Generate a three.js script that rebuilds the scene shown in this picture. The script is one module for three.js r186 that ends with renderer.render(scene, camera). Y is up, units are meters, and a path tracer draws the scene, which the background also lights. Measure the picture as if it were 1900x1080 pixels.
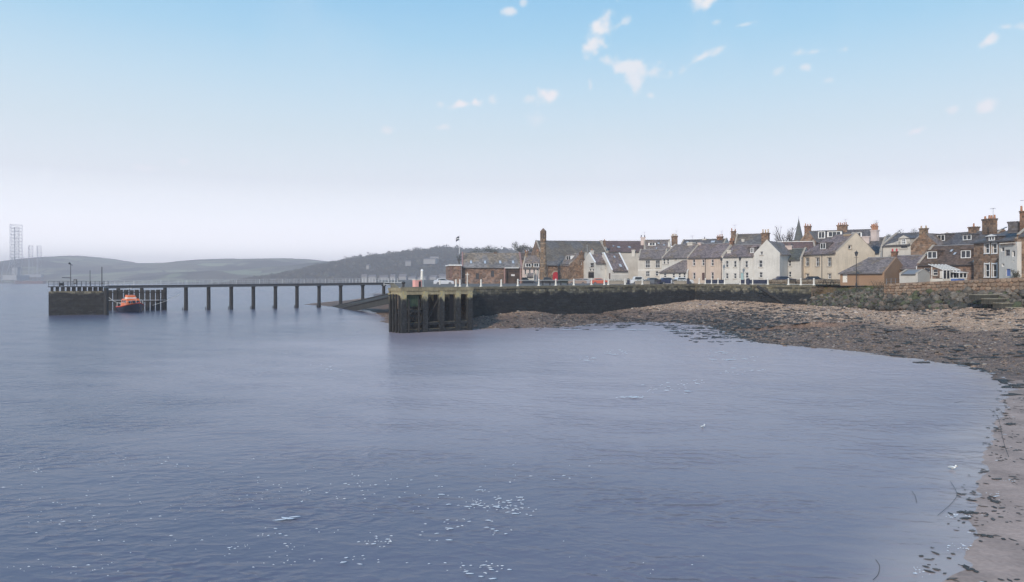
import * as THREE from 'three';
import { mergeGeometries } from 'three/addons/utils/BufferGeometryUtils.js';
import { ConvexGeometry } from 'three/addons/geometries/ConvexGeometry.js';

// ---------- camera, sky, sun, exposure ----------
// Survey of the bay: EYE metres above the water, level lens. X() and Y() turn a bearing and a
// distance ahead of the viewpoint into metres; D is the distance north (-z).
const F = 1357, CX = 950, HY = 521, EYE = 6.9;
const X = (px, D) => (px - CX) / F * D, Y = (py, D) => EYE - (py - HY) / F * D;
const P3 = (px, D, y) => new THREE.Vector3(X(px, D), y, -D);
const scene = new THREE.Scene();
const camera = new THREE.PerspectiveCamera(2 * Math.atan(540 / F) * 180 / Math.PI, 1900 / 1080, 0.5, 14000);
camera.position.set(0, EYE, 0);
camera.setViewOffset(1900, 1080, 0, 540 - HY, 1900, 1080);

let seed = 12345;
const rnd = (a = 1, b) => { seed = (seed * 1664525 + 1013904223) >>> 0; const r = seed / 4294967296; return b === undefined ? r * a : a + r * (b - a); };
const clamp = (x, a = 0, b = 1) => Math.min(b, Math.max(a, x));
const lerp = (a, b, t) => a + (b - a) * t;
const sstep = (a, b, x) => { const t = clamp((x - a) / (b - a)); return t * t * (3 - 2 * t); };
const hash = (x, y, s = 0) => { let h = (x * 374761393 + y * 668265263 + s * 974711) | 0; h = Math.imul(h ^ (h >>> 13), 1274126177); return ((h ^ (h >>> 16)) >>> 0) / 4294967296; };
const vnoise = (x, y, s = 0, per = 0) => {
  const ix = Math.floor(x), iy = Math.floor(y), fx = x - ix, fy = y - iy, u = fx * fx * (3 - 2 * fx), v = fy * fy * (3 - 2 * fy);
  const m = (k) => per ? ((k % per) + per) % per : k;
  return lerp(lerp(hash(m(ix), m(iy), s), hash(m(ix + 1), m(iy), s), u), lerp(hash(m(ix), m(iy + 1), s), hash(m(ix + 1), m(iy + 1), s), u), v);
};
const fbm = (x, y, s = 0, oct = 4, per = 0) => { let a = 0.5, t = 0, n = 0; for (let i = 0; i < oct; i++) { t += a * vnoise(x, y, s + i * 17, per); n += a; a *= 0.5; x *= 2; y *= 2; per *= 2; } return t / n; };

const sunDir = new THREE.Vector3(-0.42, 0.5, 0.8).normalize();
const sun = new THREE.DirectionalLight(new THREE.Color(1, 0.905, 0.79), 3.4);
sun.position.copy(sunDir.clone().multiplyScalar(600).add(new THREE.Vector3(20, 0, -120)));
sun.target.position.set(20, 0, -120);
sun.castShadow = true; sun.shadow.radius = 5; sun.shadow.mapSize.set(4096, 4096);
Object.assign(sun.shadow.camera, { left: -220, right: 220, top: 220, bottom: -220, near: 10, far: 1500 });
scene.add(sun, sun.target);

{ // the sky: pale at the horizon, blue above, with small broken cumulus all the way round
  const W = 4096, H = 2048, d = new Float32Array(W * H * 4);
  const lin = (c) => c.map((v) => { v /= 255; return v <= 0.04045 ? v / 12.92 : ((v + 0.055) / 1.055) ** 2.4; });
  const ramp = [[-90, [228, 233, 240]], [0, [345, 343, 348]], [2, [332, 331, 337]], [3.5, [300, 300, 309]], [5, [275, 279, 289]], [7.5, [240, 248, 260]], [11, [213, 234, 249]], [14.5, [188, 224, 247]], [18, [160, 212, 244]], [22, [138, 199, 240]], [35, [112, 178, 230]], [60, [92, 158, 216]], [90, [84, 148, 208]]].map(([e, c]) => [e, lin(c)]);
  const clouds = [];
  const cl = (px, py, w, h, a, tilt = 0) => { const q = px - CX, r = Math.hypot(F, q); clouds.push([Math.atan(q / F), Math.atan((HY - py) / r), w / r, h / r, a, tilt]); };
  for (const c of [[1316, 2, 26, 16, 1], [1112, 66, 32, 26, 1, .5], [1150, 45, 22, 8, .6, .4], [1180, 122, 52, 18, .85, -.1], [1175, 150, 18, 22, .8], [1212, 132, 22, 16, .6], [858, 194, 30, 8, 1, .1], [880, 190, 8, 8, 1], [1014, 180, 18, 18, 1], [985, 182, 16, 7, .5], [945, 21, 14, 8, .8], [970, 5, 6, 8, .6], [1300, 108, 30, 9, .8, .5], [1330, 95, 16, 8, .6, .5], [1380, 46, 20, 4, .6, .1], [1512, 96, 36, 7, .7], [1494, 124, 12, 9, .6], [1440, 137, 10, 8, .4, .6], [1838, 66, 16, 14, 1, .7], [1866, 50, 30, 8, 1, -.15], [1703, 242, 24, 9, 1, .2], [1828, 196, 16, 16, .8], [1768, 204, 10, 6, .5], [1840, 322, 44, 12, .7], [1640, 334, 16, 8, .5], [86, 322, 16, 12, .8], [265, 312, 26, 8, .5], [340, 300, 10, 6, .4], [95, 395, 16, 10, .5], [150, 398, 22, 10, .4], [720, 242, 14, 8, .5], [815, 237, 16, 7, .6], [915, 188, 10, 8, .5], [1096, 160, 5, 12, .5], [1208, 178, 8, 6, .5], [1535, 150, 8, 6, .4], [1000, 222, 16, 14, .3], [1330, 40, 10, 6, .5]]) cl(...c);
  for (let i = 0; i < 170; i++) { const az = rnd(0.75, 2 * Math.PI - 0.75), el = rnd(4, 42) / 57.3, s = rnd(6, 34) / F; clouds.push([az, el, s, s * rnd(.3, .8), rnd(.4, 1), rnd(-.5, .5)]); }
  const row = new Float32Array(W);
  for (let y = 0; y < H; y++) {
    const el = ((y + .5) / H - .5) * 180; let k = 0; while (k < ramp.length - 2 && el > ramp[k + 1][0]) k++;
    const t = clamp((el - ramp[k][0]) / (ramp[k + 1][0] - ramp[k][0])), er = el / 57.29578;
    const near = clouds.filter((c) => Math.abs(c[1] - er) < Math.max(c[3], c[2]) * 2.6);
    for (let x = 0; x < W; x++) {
      const th = ((x + .5) / W - .5) * 2 * Math.PI;          // atan2(z, x)
      let az = th + Math.PI / 2; if (az < -Math.PI) az += 2 * Math.PI; if (az > Math.PI) az -= 2 * Math.PI;   // 0 = straight ahead
      let a = 0;
      if (el > 0) {
        for (const c of near) {
          let da = az - c[0]; if (da > Math.PI) da -= 2 * Math.PI; if (da < -Math.PI) da += 2 * Math.PI;
          if (Math.abs(da) > c[2] * 2.6 + .01) continue;
          let dx = da * Math.cos(er), dy = er - c[1]; dy -= dx * c[5];
          const n = fbm(az * 70 + 40, el * 1.25, 3, 6), m = fbm(az * 30 + 9, el * .6, 8, 3);
          const r = (dx / c[2]) ** 2 + (dy / c[3]) ** 2 * (dy < 0 ? 1.25 : 1);
          a = Math.max(a, c[4] * sstep(.02, 1.0, (1.3 - Math.sqrt(r)) * .85 + (n - .5) * 1.9 + (m - .5) * .5));
        }
        a = Math.max(a, .10 * sstep(.5, .85, fbm(az * 7 + 5, el * .11, 31, 5)) * sstep(0, 6, el));
      }
      const o = (y * W + x) * 4, warm = .5 + .5 * Math.cos(az + .9), band = el > 0 ? Math.exp(-(((el - 11) / 9) ** 2)) * warm * .25 : 0;
      const pale = [.86, .88, .9], white = [.93, .91, .93];
      for (let c = 0; c < 3; c++) { let v = lerp(ramp[k][1][c], ramp[k + 1][1][c], t); v = lerp(v, pale[c], band); d[o + c] = lerp(v, Math.max(white[c], v * 1.03), a * .9); }
      d[o + 3] = 1;
    }
  }
  const t = new THREE.DataTexture(d, W, H, THREE.RGBAFormat, THREE.FloatType);
  t.mapping = THREE.EquirectangularReflectionMapping; t.magFilter = THREE.LinearFilter; t.minFilter = THREE.LinearFilter; t.needsUpdate = true;
  scene.background = t; scene.environment = t;
}
const renderer = new THREE.WebGLRenderer({ antialias: true });
renderer.toneMapping = THREE.LinearToneMapping; renderer.toneMappingExposure = 1;
renderer.shadowMap.enabled = true;
scene.fog = new THREE.FogExp2(0xf8f0f6, 0.00041);

// ---------- helpers ----------
const taken = {};
const numbered = (n) => { if (!(n in taken)) { taken[n] = 0; return n; } taken[n]++; return n + '_' + String(taken[n]).padStart(3, '0'); };
const tag = (o, label, category, group, kind) => { Object.assign(o.userData, { label }, category && { category }, group && { group }, kind && { kind }); return o; };
function thing(name, label, category, pos = [0, 0, 0], ry = 0, group) { const o = new THREE.Group(); o.name = numbered(name); o.position.set(...pos); o.rotation.y = ry; scene.add(o); return tag(o, label, category, group); }
function boxUV(g) {
  const p = g.attributes.position, n = g.attributes.normal, uv = new Float32Array(p.count * 2);
  for (let i = 0; i < p.count; i++) {
    const ax = Math.abs(n.getX(i)), ay = Math.abs(n.getY(i)), az = Math.abs(n.getZ(i)), x = p.getX(i), y = p.getY(i), z = p.getZ(i);
    if (ay >= ax - 1e-4 && ay >= az - 1e-4) { if (ax > az) { uv[2 * i] = z; uv[2 * i + 1] = x; } else { uv[2 * i] = x; uv[2 * i + 1] = z; } }
    else if (ax > az) { uv[2 * i] = z; uv[2 * i + 1] = y; } else { uv[2 * i] = x; uv[2 * i + 1] = y; }
  }
  g.setAttribute('uv', new THREE.BufferAttribute(uv, 2)); return g;
}
const plain = (g) => { const h = g.index ? g.toNonIndexed() : g; for (const k of Object.keys(h.attributes)) if (!['position', 'normal'].includes(k)) h.deleteAttribute(k); if (!h.attributes.normal) h.computeVertexNormals(); return h; };
function geo(list) { const l = [].concat(list).map(plain); return boxUV(l.length > 1 ? mergeGeometries(l) : l[0]); }
function obj(name, list, mat, parent = scene) {
  const g = list.isBufferGeometry && list.attributes.uv && list.userData.keep ? list : geo(list);
  const m = new THREE.Mesh(g, mat); m.name = parent === scene ? numbered(name) : name; m.castShadow = m.receiveShadow = true; parent.add(m); return m;
}
const bx = (w, h, d, x = 0, y = 0, z = 0, ry = 0, rz = 0, rx = 0) => { const g = new THREE.BoxGeometry(w, h, d); if (rz) g.rotateZ(rz); if (rx) g.rotateX(rx); if (ry) g.rotateY(ry); return g.translate(x, y, z); };
const cyl = (r0, r1, h, x = 0, y = 0, z = 0, seg = 10) => new THREE.CylinderGeometry(r1, r0, h, seg).translate(x, y + h / 2, z);
function bar(a, b, r, seg = 6) { const A = new THREE.Vector3(...a), B = new THREE.Vector3(...b), l = A.distanceTo(B); const g = new THREE.CylinderGeometry(r, r, l, seg); g.applyQuaternion(new THREE.Quaternion().setFromUnitVectors(new THREE.Vector3(0, 1, 0), B.clone().sub(A).normalize())); return g.translate((A.x + B.x) / 2, (A.y + B.y) / 2, (A.z + B.z) / 2); }
const hull = (pts) => new ConvexGeometry(pts.map((p) => new THREE.Vector3(...p)));
function surf(idxW, idxH, fn, color) { // grid surface from fn(i, j) -> [x, y, z]
  const pos = new Float32Array(idxW * idxH * 3), uv = new Float32Array(idxW * idxH * 2), col = color && new Float32Array(idxW * idxH * 3), idx = [];
  for (let j = 0; j < idxH; j++) for (let i = 0; i < idxW; i++) { const k = j * idxW + i, p = fn(i, j); pos.set(p, 3 * k); uv[2 * k] = p[0]; uv[2 * k + 1] = -p[2]; if (col) col.set(color(p, i, j), 3 * k); }
  for (let j = 0; j < idxH - 1; j++) for (let i = 0; i < idxW - 1; i++) { const a = j * idxW + i, b = a + 1, c = a + idxW, e = c + 1; idx.push(a, b, c, b, e, c); }
  const g = new THREE.BufferGeometry(); g.setAttribute('position', new THREE.BufferAttribute(pos, 3)); g.setAttribute('uv', new THREE.BufferAttribute(uv, 2)); if (col) g.setAttribute('color', new THREE.BufferAttribute(col, 3)); g.setIndex(idx); g.computeVertexNormals(); g.userData.keep = 1; return g;
}
// ---------- materials ----------
function tex(size, fn, metres, srgb = true, h = size) {
  const d = new Uint8Array(size * h * 4);
  for (let y = 0; y < h; y++) for (let x = 0; x < size; x++) { const c = fn(x / size, y / h, x, y), o = (y * size + x) * 4; for (let k = 0; k < 3; k++) d[o + k] = clamp((Array.isArray(c) ? c[k] : c)) * 255; d[o + 3] = 255; }
  const t = new THREE.DataTexture(d, size, h); t.wrapS = t.wrapT = THREE.RepeatWrapping; t.magFilter = THREE.LinearFilter; t.minFilter = THREE.LinearMipmapLinearFilter; t.generateMipmaps = true;
  if (srgb) t.colorSpace = THREE.SRGBColorSpace; t.repeat.set(1 / metres, 1 / (Array.isArray(metres) ? metres[1] : metres)); t.needsUpdate = true; return t;
}
const C = (r, g, b) => new THREE.Color().setRGB(r, g, b);
const std = (c, o = {}) => new THREE.MeshStandardMaterial({ color: Array.isArray(c) ? C(...c) : c, roughness: .85, ...o });
// near-white multipliers: harled render, rubble stone, slates, timber, concrete
const tHarl = tex(256, (u, v) => { const n = fbm(u * 6, v * 6, 1, 5, 6), s = fbm(u * 14, v * 2, 5, 3, 2), f = fbm(u * 60, v * 60, 9, 2, 60); const k = .84 + .12 * n + .06 * f - .05 * sstep(.58, .8, s); return [k, k * .99, k * .965]; }, 7);
const stoneAt = (u, v, rows, cols, s) => { const r = Math.floor(v * rows), off = hash(r, 3, s); const cu = u * cols + off + .25 * (vnoise(u * cols * 2, v * rows, s, 0) - .5), c = ((Math.floor(cu) % cols) + cols) % cols, fu = cu - Math.floor(cu), fv = v * rows - r; const e = Math.min(Math.min(fu, 1 - fu) * 1.6, Math.min(fv, 1 - fv)); return [hash(c, r, s + 1), hash(c, r, s + 2), e]; };
const tStone = tex(512, (u, v) => { const [a, b, e] = stoneAt(u, v, 16, 10, 4), n = fbm(u * 40, v * 40, 2, 3, 40), p = fbm(u * 3, v * 3, 7, 4, 3); const k = (.55 + .38 * a) * (.85 + .3 * n) * (.82 + .36 * p), j = sstep(.03, .1, e); const m = lerp(.82, k, j); return [m, m * lerp(.9, .99, b), m * lerp(.8, .98, b)]; }, 5);
const tStoneB = tex(256, (u, v) => { const [, , e] = stoneAt(u, v, 16, 10, 4); return sstep(.0, .14, e) * .8 + .2 * fbm(u * 40, v * 40, 2, 3, 40); }, 5, false);
const tSlate = tex(512, (u, v) => { const rows = 30, r = Math.floor(v * rows), cu = u * 24 + (r % 2) * .5, c = Math.floor(cu) % 24, a = hash(c, r, 6), fv = v * rows - r, fu = cu - Math.floor(cu); const p = fbm(u * 4, v * 4, 3, 5, 4), q = fbm(u * 9, v * 9, 13, 4, 9); let k = .62 + .3 * a + .18 * (p - .5); if (fv < .1 || fu < .05) k *= .72; const moss = sstep(.56, .7, q) * .6; return [lerp(k, k * .98, moss), lerp(k * .97, k * .9, moss), lerp(k * .96, k * .72, moss)]; }, 7);
const tSlateB = tex(256, (u, v) => { const rows = 30, r = Math.floor(v * rows), fv = v * rows - r; return .25 + .6 * (1 - fv) + .15 * hash(Math.floor(u * 24 + (r % 2) * .5) % 24, r, 6); }, 7, false);
const tMoss = tex(512, (u, v) => { const a = hash(Math.floor(u * 40), Math.floor(v * 44), 6), p = fbm(u * 4, v * 4, 23, 5, 4), q = fbm(u * 7, v * 3, 33, 4, 3); const k = .6 + .24 * a + .3 * (p - .5), m = sstep(.46, .62, q); return [lerp(k * .95, k * 1.0, m), lerp(k * .94, k * .93, m), lerp(k * .95, k * .84, m)]; }, 16);
const tConc = tex(512, (u, v) => { const n = fbm(u * 5, v * 5, 2, 5, 5), f = fbm(u * 50, v * 50, 4, 2, 50), s = sstep(.52, .75, fbm(u * 16, v * 2, 14, 3, 2)); const k = .62 + .3 * n + .12 * f - .18 * s; return [k, k * .98, k * .9]; }, 6);
const tWood = tex(256, (u, v) => { const n = fbm(u * 30, v * 3, 3, 4, 3), p = fbm(u * 3, v * 3, 9, 3, 3); const k = .5 + .35 * n + .25 * (p - .5); return [k, k * .96, k * .9]; }, 2);
const tGrit = tex(512, (u, v) => { const n = fbm(u * 90, v * 90, 2, 3, 90), p = fbm(u * 9, v * 9, 4, 4, 9), w = vnoise(u * 160, v * 160, 8, 160); const k = .48 + .5 * n + .3 * (p - .5) + .2 * (w - .5); return [k, k * .96, k * .93]; }, 6);
const tGritB = tex(512, (u, v) => .55 * fbm(u * 70, v * 70, 5, 3, 70) + .45 * fbm(u * 14, v * 14, 6, 3, 14), 6, false);
const M = {
  white: std([.66, .64, .62], { map: tHarl }), offwhite: std([.62, .585, .55], { map: tHarl }), cream: std([.72, .62, .51], { map: tHarl }), beige: std([.60, .49, .42], { map: tHarl }), greyrender: std([.56, .54, .52], { map: tHarl }), palepink: std([.66, .55, .53], { map: tHarl }),
  stone: std([.42, .335, .255], { map: tStone, bumpMap: tStoneB, bumpScale: .03 }), redstone: std([.36, .27, .235], { map: tStone, bumpMap: tStoneB, bumpScale: .03 }), brownstone: std([.36, .265, .20], { map: tStone, bumpMap: tStoneB, bumpScale: .03 }), greystone: std([.30, .26, .22], { map: tStone, bumpMap: tStoneB, bumpScale: .03 }), brick: std([.36, .225, .16], { map: tStone, bumpMap: tStoneB, bumpScale: .02 }), trimred: std([.34, .21, .20], { map: tHarl }), 
  slate: std([.32, .275, .255], { map: tSlate, bumpMap: tSlateB, bumpScale: .02, roughness: .7 }), slatepurple: std([.31, .255, .25], { map: tSlate, bumpMap: tSlateB, bumpScale: .02, roughness: .7 }), slatedark: std([.185, .175, .18], { map: tSlate, bumpMap: tSlateB, bumpScale: .02, roughness: .65 }), slategreen: std([.15, .165, .15], { map: tSlate, bumpMap: tSlateB, bumpScale: .02 }), browntile: std([.19, .135, .105], { map: tSlate, bumpMap: tSlateB, bumpScale: .03 }), redtile: std([.24, .155, .14], { map: tSlate, bumpMap: tSlateB, bumpScale: .02 }), moss: std([.25, .235, .22], { map: tMoss, bumpMap: tSlateB, bumpScale: .02 }), stationroof: std([.42, .385, .355], { map: tMoss, bumpMap: tSlateB, bumpScale: .02 }),
  frame: std([.78, .77, .75], { roughness: .5 }), stonetrim: std([.44, .38, .32], { map: tHarl }), glass: std([.022, .026, .032], { roughness: .08 }), sky: std([.42, .44, .47], { roughness: .15 }), black: std([.02, .02, .023], { roughness: .5 }), darkgrey: std([.07, .07, .075], { roughness: .6 }), lead: std([.2, .2, .21], { roughness: .55 }), navy: std([.025, .03, .06], { roughness: .5 }), blue: std([.10, .17, .42], { roughness: .5 }), red: std([.48, .035, .05], { roughness: .45 }), pot: std([.45, .22, .13], { map: tHarl }), potbuff: std([.5, .38, .26], { map: tHarl }), whitepaint: std([.78, .76, .73], { roughness: .5, map: tHarl }), pinkpaint: std([.72, .36, .32], { roughness: .6 }), brownpaint: std([.09, .05, .045], { roughness: .6 }),
  conc: std([.42, .37, .29], { map: tConc, bumpMap: tGritB, bumpScale: .02 }), concpale: std([.5, .47, .42], { map: tConc }), timber: std([.05, .052, .058], { map: tWood }), pile: std([.05, .055, .065], { map: tWood }), steel: std([.06, .065, .075], { roughness: .5 }), tarmac: std([.26, .24, .22], { map: tGrit }), grass: std([.13, .14, .06], { map: tGrit, bumpMap: tGritB, bumpScale: .08 }), rig: std([.34, .35, .37]), farhouse: std([.27, .26, .25]), farroof: std([.14, .12, .12]),
};
// ---------- shore ----------
const WL = [[560, 215], [620, 195], [655, 184], [690, 168], [712, 138], [722, 117], [745, 110], [800, 107], [880, 104.5], [1000, 107.5], [1070, 110], [1110, 119], [1180, 122], [1250, 121], [1310, 112], [1330, 103], [1370, 90], [1400, 82], [1500, 76], [1600, 70.5], [1700, 64], [1790, 59], [1845, 53], [1868, 47], [1872, 41], [1862, 34], [1848, 28.5], [1825, 24], [1800, 21.5], [1770, 18.5], [1745, 17], [1700, 14.5], [1640, 11], [1500, 6]].map(([p, d]) => [X(p, d), d]);
const LAND = [...WL, [6, 2], [260, 2], [260, 300], [-70, 300]];
const inside = (poly, x, y) => { let r = false; for (let i = 0, j = poly.length - 1; i < poly.length; j = i++) { const [xi, yi] = poly[i], [xj, yj] = poly[j]; if ((yi > y) !== (yj > y) && x < (xj - xi) * (y - yi) / (yj - yi) + xi) r = !r; } return r; };
function shoreDist(x, D) { let m = 1e9; for (let i = 0; i < WL.length - 1; i++) { const [ax, ay] = WL[i], [b, c] = WL[i + 1], ux = b - ax, uy = c - ay, t = clamp(((x - ax) * ux + (D - ay) * uy) / (ux * ux + uy * uy)), dx = x - ax - ux * t, dy = D - ay - uy * t; m = Math.min(m, dx * dx + dy * dy); } m = Math.sqrt(m); return inside(LAND, x, D) ? m : -m; }
function beachY(x, D) {
  let s = shoreDist(x, D); s += (fbm(x * .25, D * .25, 5, 3) - .5) * 2.2 * (D < 45 ? .35 : 1);
  const flat = 1 - sstep(38, 62, D), left = sstep(24, 2, x) * sstep(85, 100, D);
  let sl = lerp(lerp(lerp(.085, .108, sstep(40, 50, x)), .035, flat), .19, left); if (x < -12) sl = .12;
  let h = s < 0 ? s * lerp(.08, .035, flat) : s * sl + (flat > 0 ? .05 * flat * Math.max(0, s - 8) : 0);
  if (s > 0) h += (fbm(x * .6, D * .6, 15, 4) - .5) * .28 * (1 - flat * .85) * sstep(0, 3, s);
  { const ax = X(1287, 150), bX = X(1506, 117.5), ux = bX - ax, uy = -32.5, t = clamp(((x - ax) * ux + (D - 150) * uy) / (ux * ux + uy * uy)), dd = Math.hypot(x - ax - ux * t, D - 150 - uy * t), f = lerp(2.95, 3.45, t) - dd * .07 + (fbm(x * .6, D * .6, 15, 4) - .5) * .22; if (s > 0 && dd < 26) h = Math.max(h, Math.min(f, s * .16)); }
  return clamp(h, -1.6, 4.3);
}
// ---------- water ----------
{
  const tW = tex(1536, (u, v) => { // wind ripples, longer across the breeze
    const a = fbm(u * 32 + 1.2 * fbm(u * 8, v * 8, 40, 2, 8), v * 48, 2, 4, 16), b = fbm(u * 120, v * 160, 12, 2, 40), c = fbm(u * 5, v * 8, 22, 3, 1); const r = 1 - Math.abs(2 * a - 1), lane = lerp(.35, 1.25, sstep(.38, .62, fbm(u * 3, v * 5, 33, 3, 1))); return .5 + (.46 * (r * r - .6) + .24 * (b - .5)) * lane + .3 * (c - .5); }, [30, 30], false);
  tW.repeat.set(1 / 36, 1 / 32);
  if (0) tex(8, (u, v) => { const p = fbm(u * 5, v * 5, 3, 5, 5), q = fbm(u * 23, v * 9, 11, 4, 3); const m = sstep(.42, .62, p * .8 + q * .2); return [lerp(.80, .90, m), lerp(.82, .83, m), lerp(.93, .80, m)]; }, 120);
  const mat = new THREE.MeshPhysicalMaterial({ vertexColors: true, roughness: .27, ior: 1.333, bumpMap: tW, bumpScale: .1 });
  const rows = []; for (let D = -60; D < 5;) { rows.push(D); D += 10; } for (let D = 6; D < 60; D += Math.max(.16, D * .0055)) rows.push(D); for (let D = 60; D < 3600; D *= 1.05) rows.push(D); rows.push(3600);
  const NX = 340;
  const g = surf(NX, rows.length, (i, j) => {
    const D = rows[j], t = i / (NX - 1) * 2 - 1, half = Math.max(60, D * 1.3), x = (Math.abs(t) > .9 ? Math.sign(t) * (.9 + (Math.abs(t) - .9) * 14) : t) * half * .8;
    const amp = D > 5 ? .03 * sstep(5, 9, D) * (1 - sstep(60, 160, D)) : 0;
    const y = amp ? amp * ((fbm(x * .22, D * .45, 60, 3) - .5) * 1.6 + (fbm(x * .9 + 3, D * 1.7, 70, 2) - .5) * .5) : 0;
    return [x, y, -D];
  }, (p) => { // suspended silt: clear blue grey offshore, brown grey where the ebb drains off the beach, sandy in the last shallows
    const x = p[0], D = -p[2], n = fbm(x * .035 + 7, D * .05, 44, 4), f = fbm(x * .3, D * .9, 54, 3); let s = sstep(-34, 8, x + (D - 50) * .1 + (n - .5) * 46) * (.34 + .66 * sstep(14, 72, D + (n - .5) * 20)) * (1 - sstep(150, 400, D));
    const sd = D > 8 && D < 130 && x > -20 && x < 60 ? shoreDist(x, D) : -99, sh = D < 70 ? sstep(-3.4, .2, sd + (f - .5) * 2.6 + (n - .5) * 2) : sstep(-2, .2, sd + (f - .5) * 2.5) * .6;
    const c = [[.105, .104, .152], [.425, .352, .375], [.46, .37, .34]]; return [0, 1, 2].map((k) => lerp(lerp(c[0][k], c[1][k], s), c[2][k], sh * .8)); });
  tag(obj('water', g, mat), 'grey blue estuary water with fine ripples', 'water', null, 'structure');
}
{
  const xs = [], ds = []; for (let x = -75; x < 130; x += (x > -12 && x < 66 ? .5 : 1.2)) xs.push(x); for (let d = 4; d < 215; d += d < 40 ? .3 : d < 130 ? .55 : 1.5) ds.push(d);
  const hm = xs.map((x) => ds.map((d) => beachY(x, d)));
  const tan = [.88, .62, .42], dark = [.35, .25, .20], weed = [.12, .10, .09], sand = [.66, .475, .40], wet = [.50, .365, .31];
  const g = surf(xs.length, ds.length, (i, j) => [xs[i], hm[i][j], -ds[j]], (p) => {
    const D = -p[2], h = p[1], n = fbm(p[0] * .35, D * .35, 25, 4), f = fbm(p[0] * 1.7, D * 1.7, 35, 3), flat = 1 - sstep(40, 58, D + (n - .5) * 14);
    const k = sstep(1.35, 2.1, h + (n - .5) * 1.3 + (f - .5) * .5), w = sstep(.52, .66, f * .6 + n * .4) * (1 - k * .75);
    const out = [];
    for (let c = 0; c < 3; c++) { let v = lerp(lerp(dark[c], tan[c], k), weed[c], w * .75); const s = lerp(wet[c], sand[c], sstep(.0, .35, h + (n - .5) * .3)); v = lerp(v, s, flat); out.push(v * (.8 + .4 * f)); }
    return out;
  });
  // drop what lies far under water or under the town
  const keep = [], idx = g.index.array, pos = g.attributes.position;
  for (let i = 0; i < idx.length; i += 3) { let m = -9; for (let k = 0; k < 3; k++) m = Math.max(m, pos.getY(idx[i + k])); if (m > -1.2) keep.push(idx[i], idx[i + 1], idx[i + 2]); }
  const sandIdx = [], stoneIdx = []; for (let i = 0; i < keep.length; i += 3) (-pos.getZ(keep[i]) < 50 ? sandIdx : stoneIdx).push(keep[i], keep[i + 1], keep[i + 2]);
  const gs = g.clone(); gs.setIndex(sandIdx); gs.userData.keep = 1; g.setIndex(stoneIdx);
  const tSand = tex(512, (u, v) => { const n = fbm(u * 6, v * 14, 3, 5, 2), f = fbm(u * 90, v * 90, 7, 2, 90); const k = .72 + .2 * n + .12 * f; return [k, k * .99, k * .98]; }, 7), tSandB = tex(512, (u, v) => .7 * fbm(u * 10, v * 26, 5, 4, 2) + .3 * fbm(u * 60, v * 60, 6, 3, 60), 7, false);
  tag(obj('sand', gs, new THREE.MeshStandardMaterial({ vertexColors: true, map: tSand, bumpMap: tSandB, bumpScale: .012, roughness: .85 })), 'smooth wet brown sand at the near edge of the bay', 'sand', null, 'structure');
  tag(obj('beach', g, new THREE.MeshStandardMaterial({ vertexColors: true, map: tGrit, bumpMap: tGritB, bumpScale: .05, roughness: .85 })), 'brown shingle beach curving round the bay', 'beach', null, 'structure');
}
// ---------- town ground behind the sea walls ----------
const sheet = (pts) => { // [px, D, y]
  const sh = new THREE.Shape(pts.map(([p, d]) => new THREE.Vector2(X(p, d), d))), g = new THREE.ShapeGeometry(sh), pos = g.attributes.position;
  for (let i = 0; i < pos.count; i++) { const x = pos.getX(i), d = pos.getY(i); let y = 6; for (const [p, dd, yy] of pts) if (Math.abs(X(p, dd) - x) < 1e-3 && Math.abs(dd - d) < 1e-3) y = yy; pos.setXYZ(i, x, y, -d); }
  g.computeVertexNormals(); return g; };
const gUp = (g) => { const n = g.attributes.normal; let s = 0; for (let i = 0; i < n.count; i++) s += n.getY(i); if (s < 0) { const p = g.index.array; for (let i = 0; i < p.length; i += 3) { const t = p[i]; p[i] = p[i + 1]; p[i + 1] = t; } g.computeVertexNormals(); } return g; };
tag(obj('ground', gUp(sheet([[876, 112.6, 5.93], [1290, 150.6, 6.22], [1505, 118.6, 6.12], [1560, 115, 6.1], [1640, 109.6, 6.1], [1905, 93.6, 6.3], [2600, 84, 6.6], [2600, 420, 7.6], [690, 420, 7.4], [722, 205, 6.2], [724, 150, 5.95], [728, 112, 5.93]])), M.tarmac), 'grey street and quay surface behind the sea wall', 'ground', null, 'structure');
// ---------- hills ----------
const tHill = tex(512, (u, v) => { let d1 = 9, d2 = 9, id = 0; const x = u * 9, y = v * 14; for (let i = -1; i < 2; i++) for (let j = -1; j < 2; j++) { const cx = Math.floor(x) + i, cy = Math.floor(y) + j, mx = ((cx % 9) + 9) % 9, my = ((cy % 14) + 14) % 14, d = Math.hypot(cx + hash(mx, my, 1) - x, cy + hash(mx, my, 2) - y); if (d < d1) { d2 = d1; d1 = d; id = hash(mx, my, 3); } else if (d < d2) d2 = d; }
  const p = fbm(u * 6, v * 6, 3, 6, 6), q = fbm(u * 26, v * 26, 9, 3, 26), wood = sstep(.5, .6, p * .7 + q * .3) , hedge = 1 - sstep(.03, .09, d2 - d1), k = .5 + .55 * id + .2 * (q - .5), t = Math.max(wood, hedge * .8) * .62; return [k * lerp(.95, .8, id) * (1 - t), k * .9 * (1 - t), k * .72 * (1 - t)]; }, 900);
function hillY(prof, px) { let i = 0; while (i < prof.length - 2 && px > prof[i + 1][0]) i++; const [a, b] = prof[i], [c, d] = prof[i + 1], t = clamp((px - a) / (c - a)); return lerp(b, d, t * t * (3 - 2 * t) * .5 + t * .5); }
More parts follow.
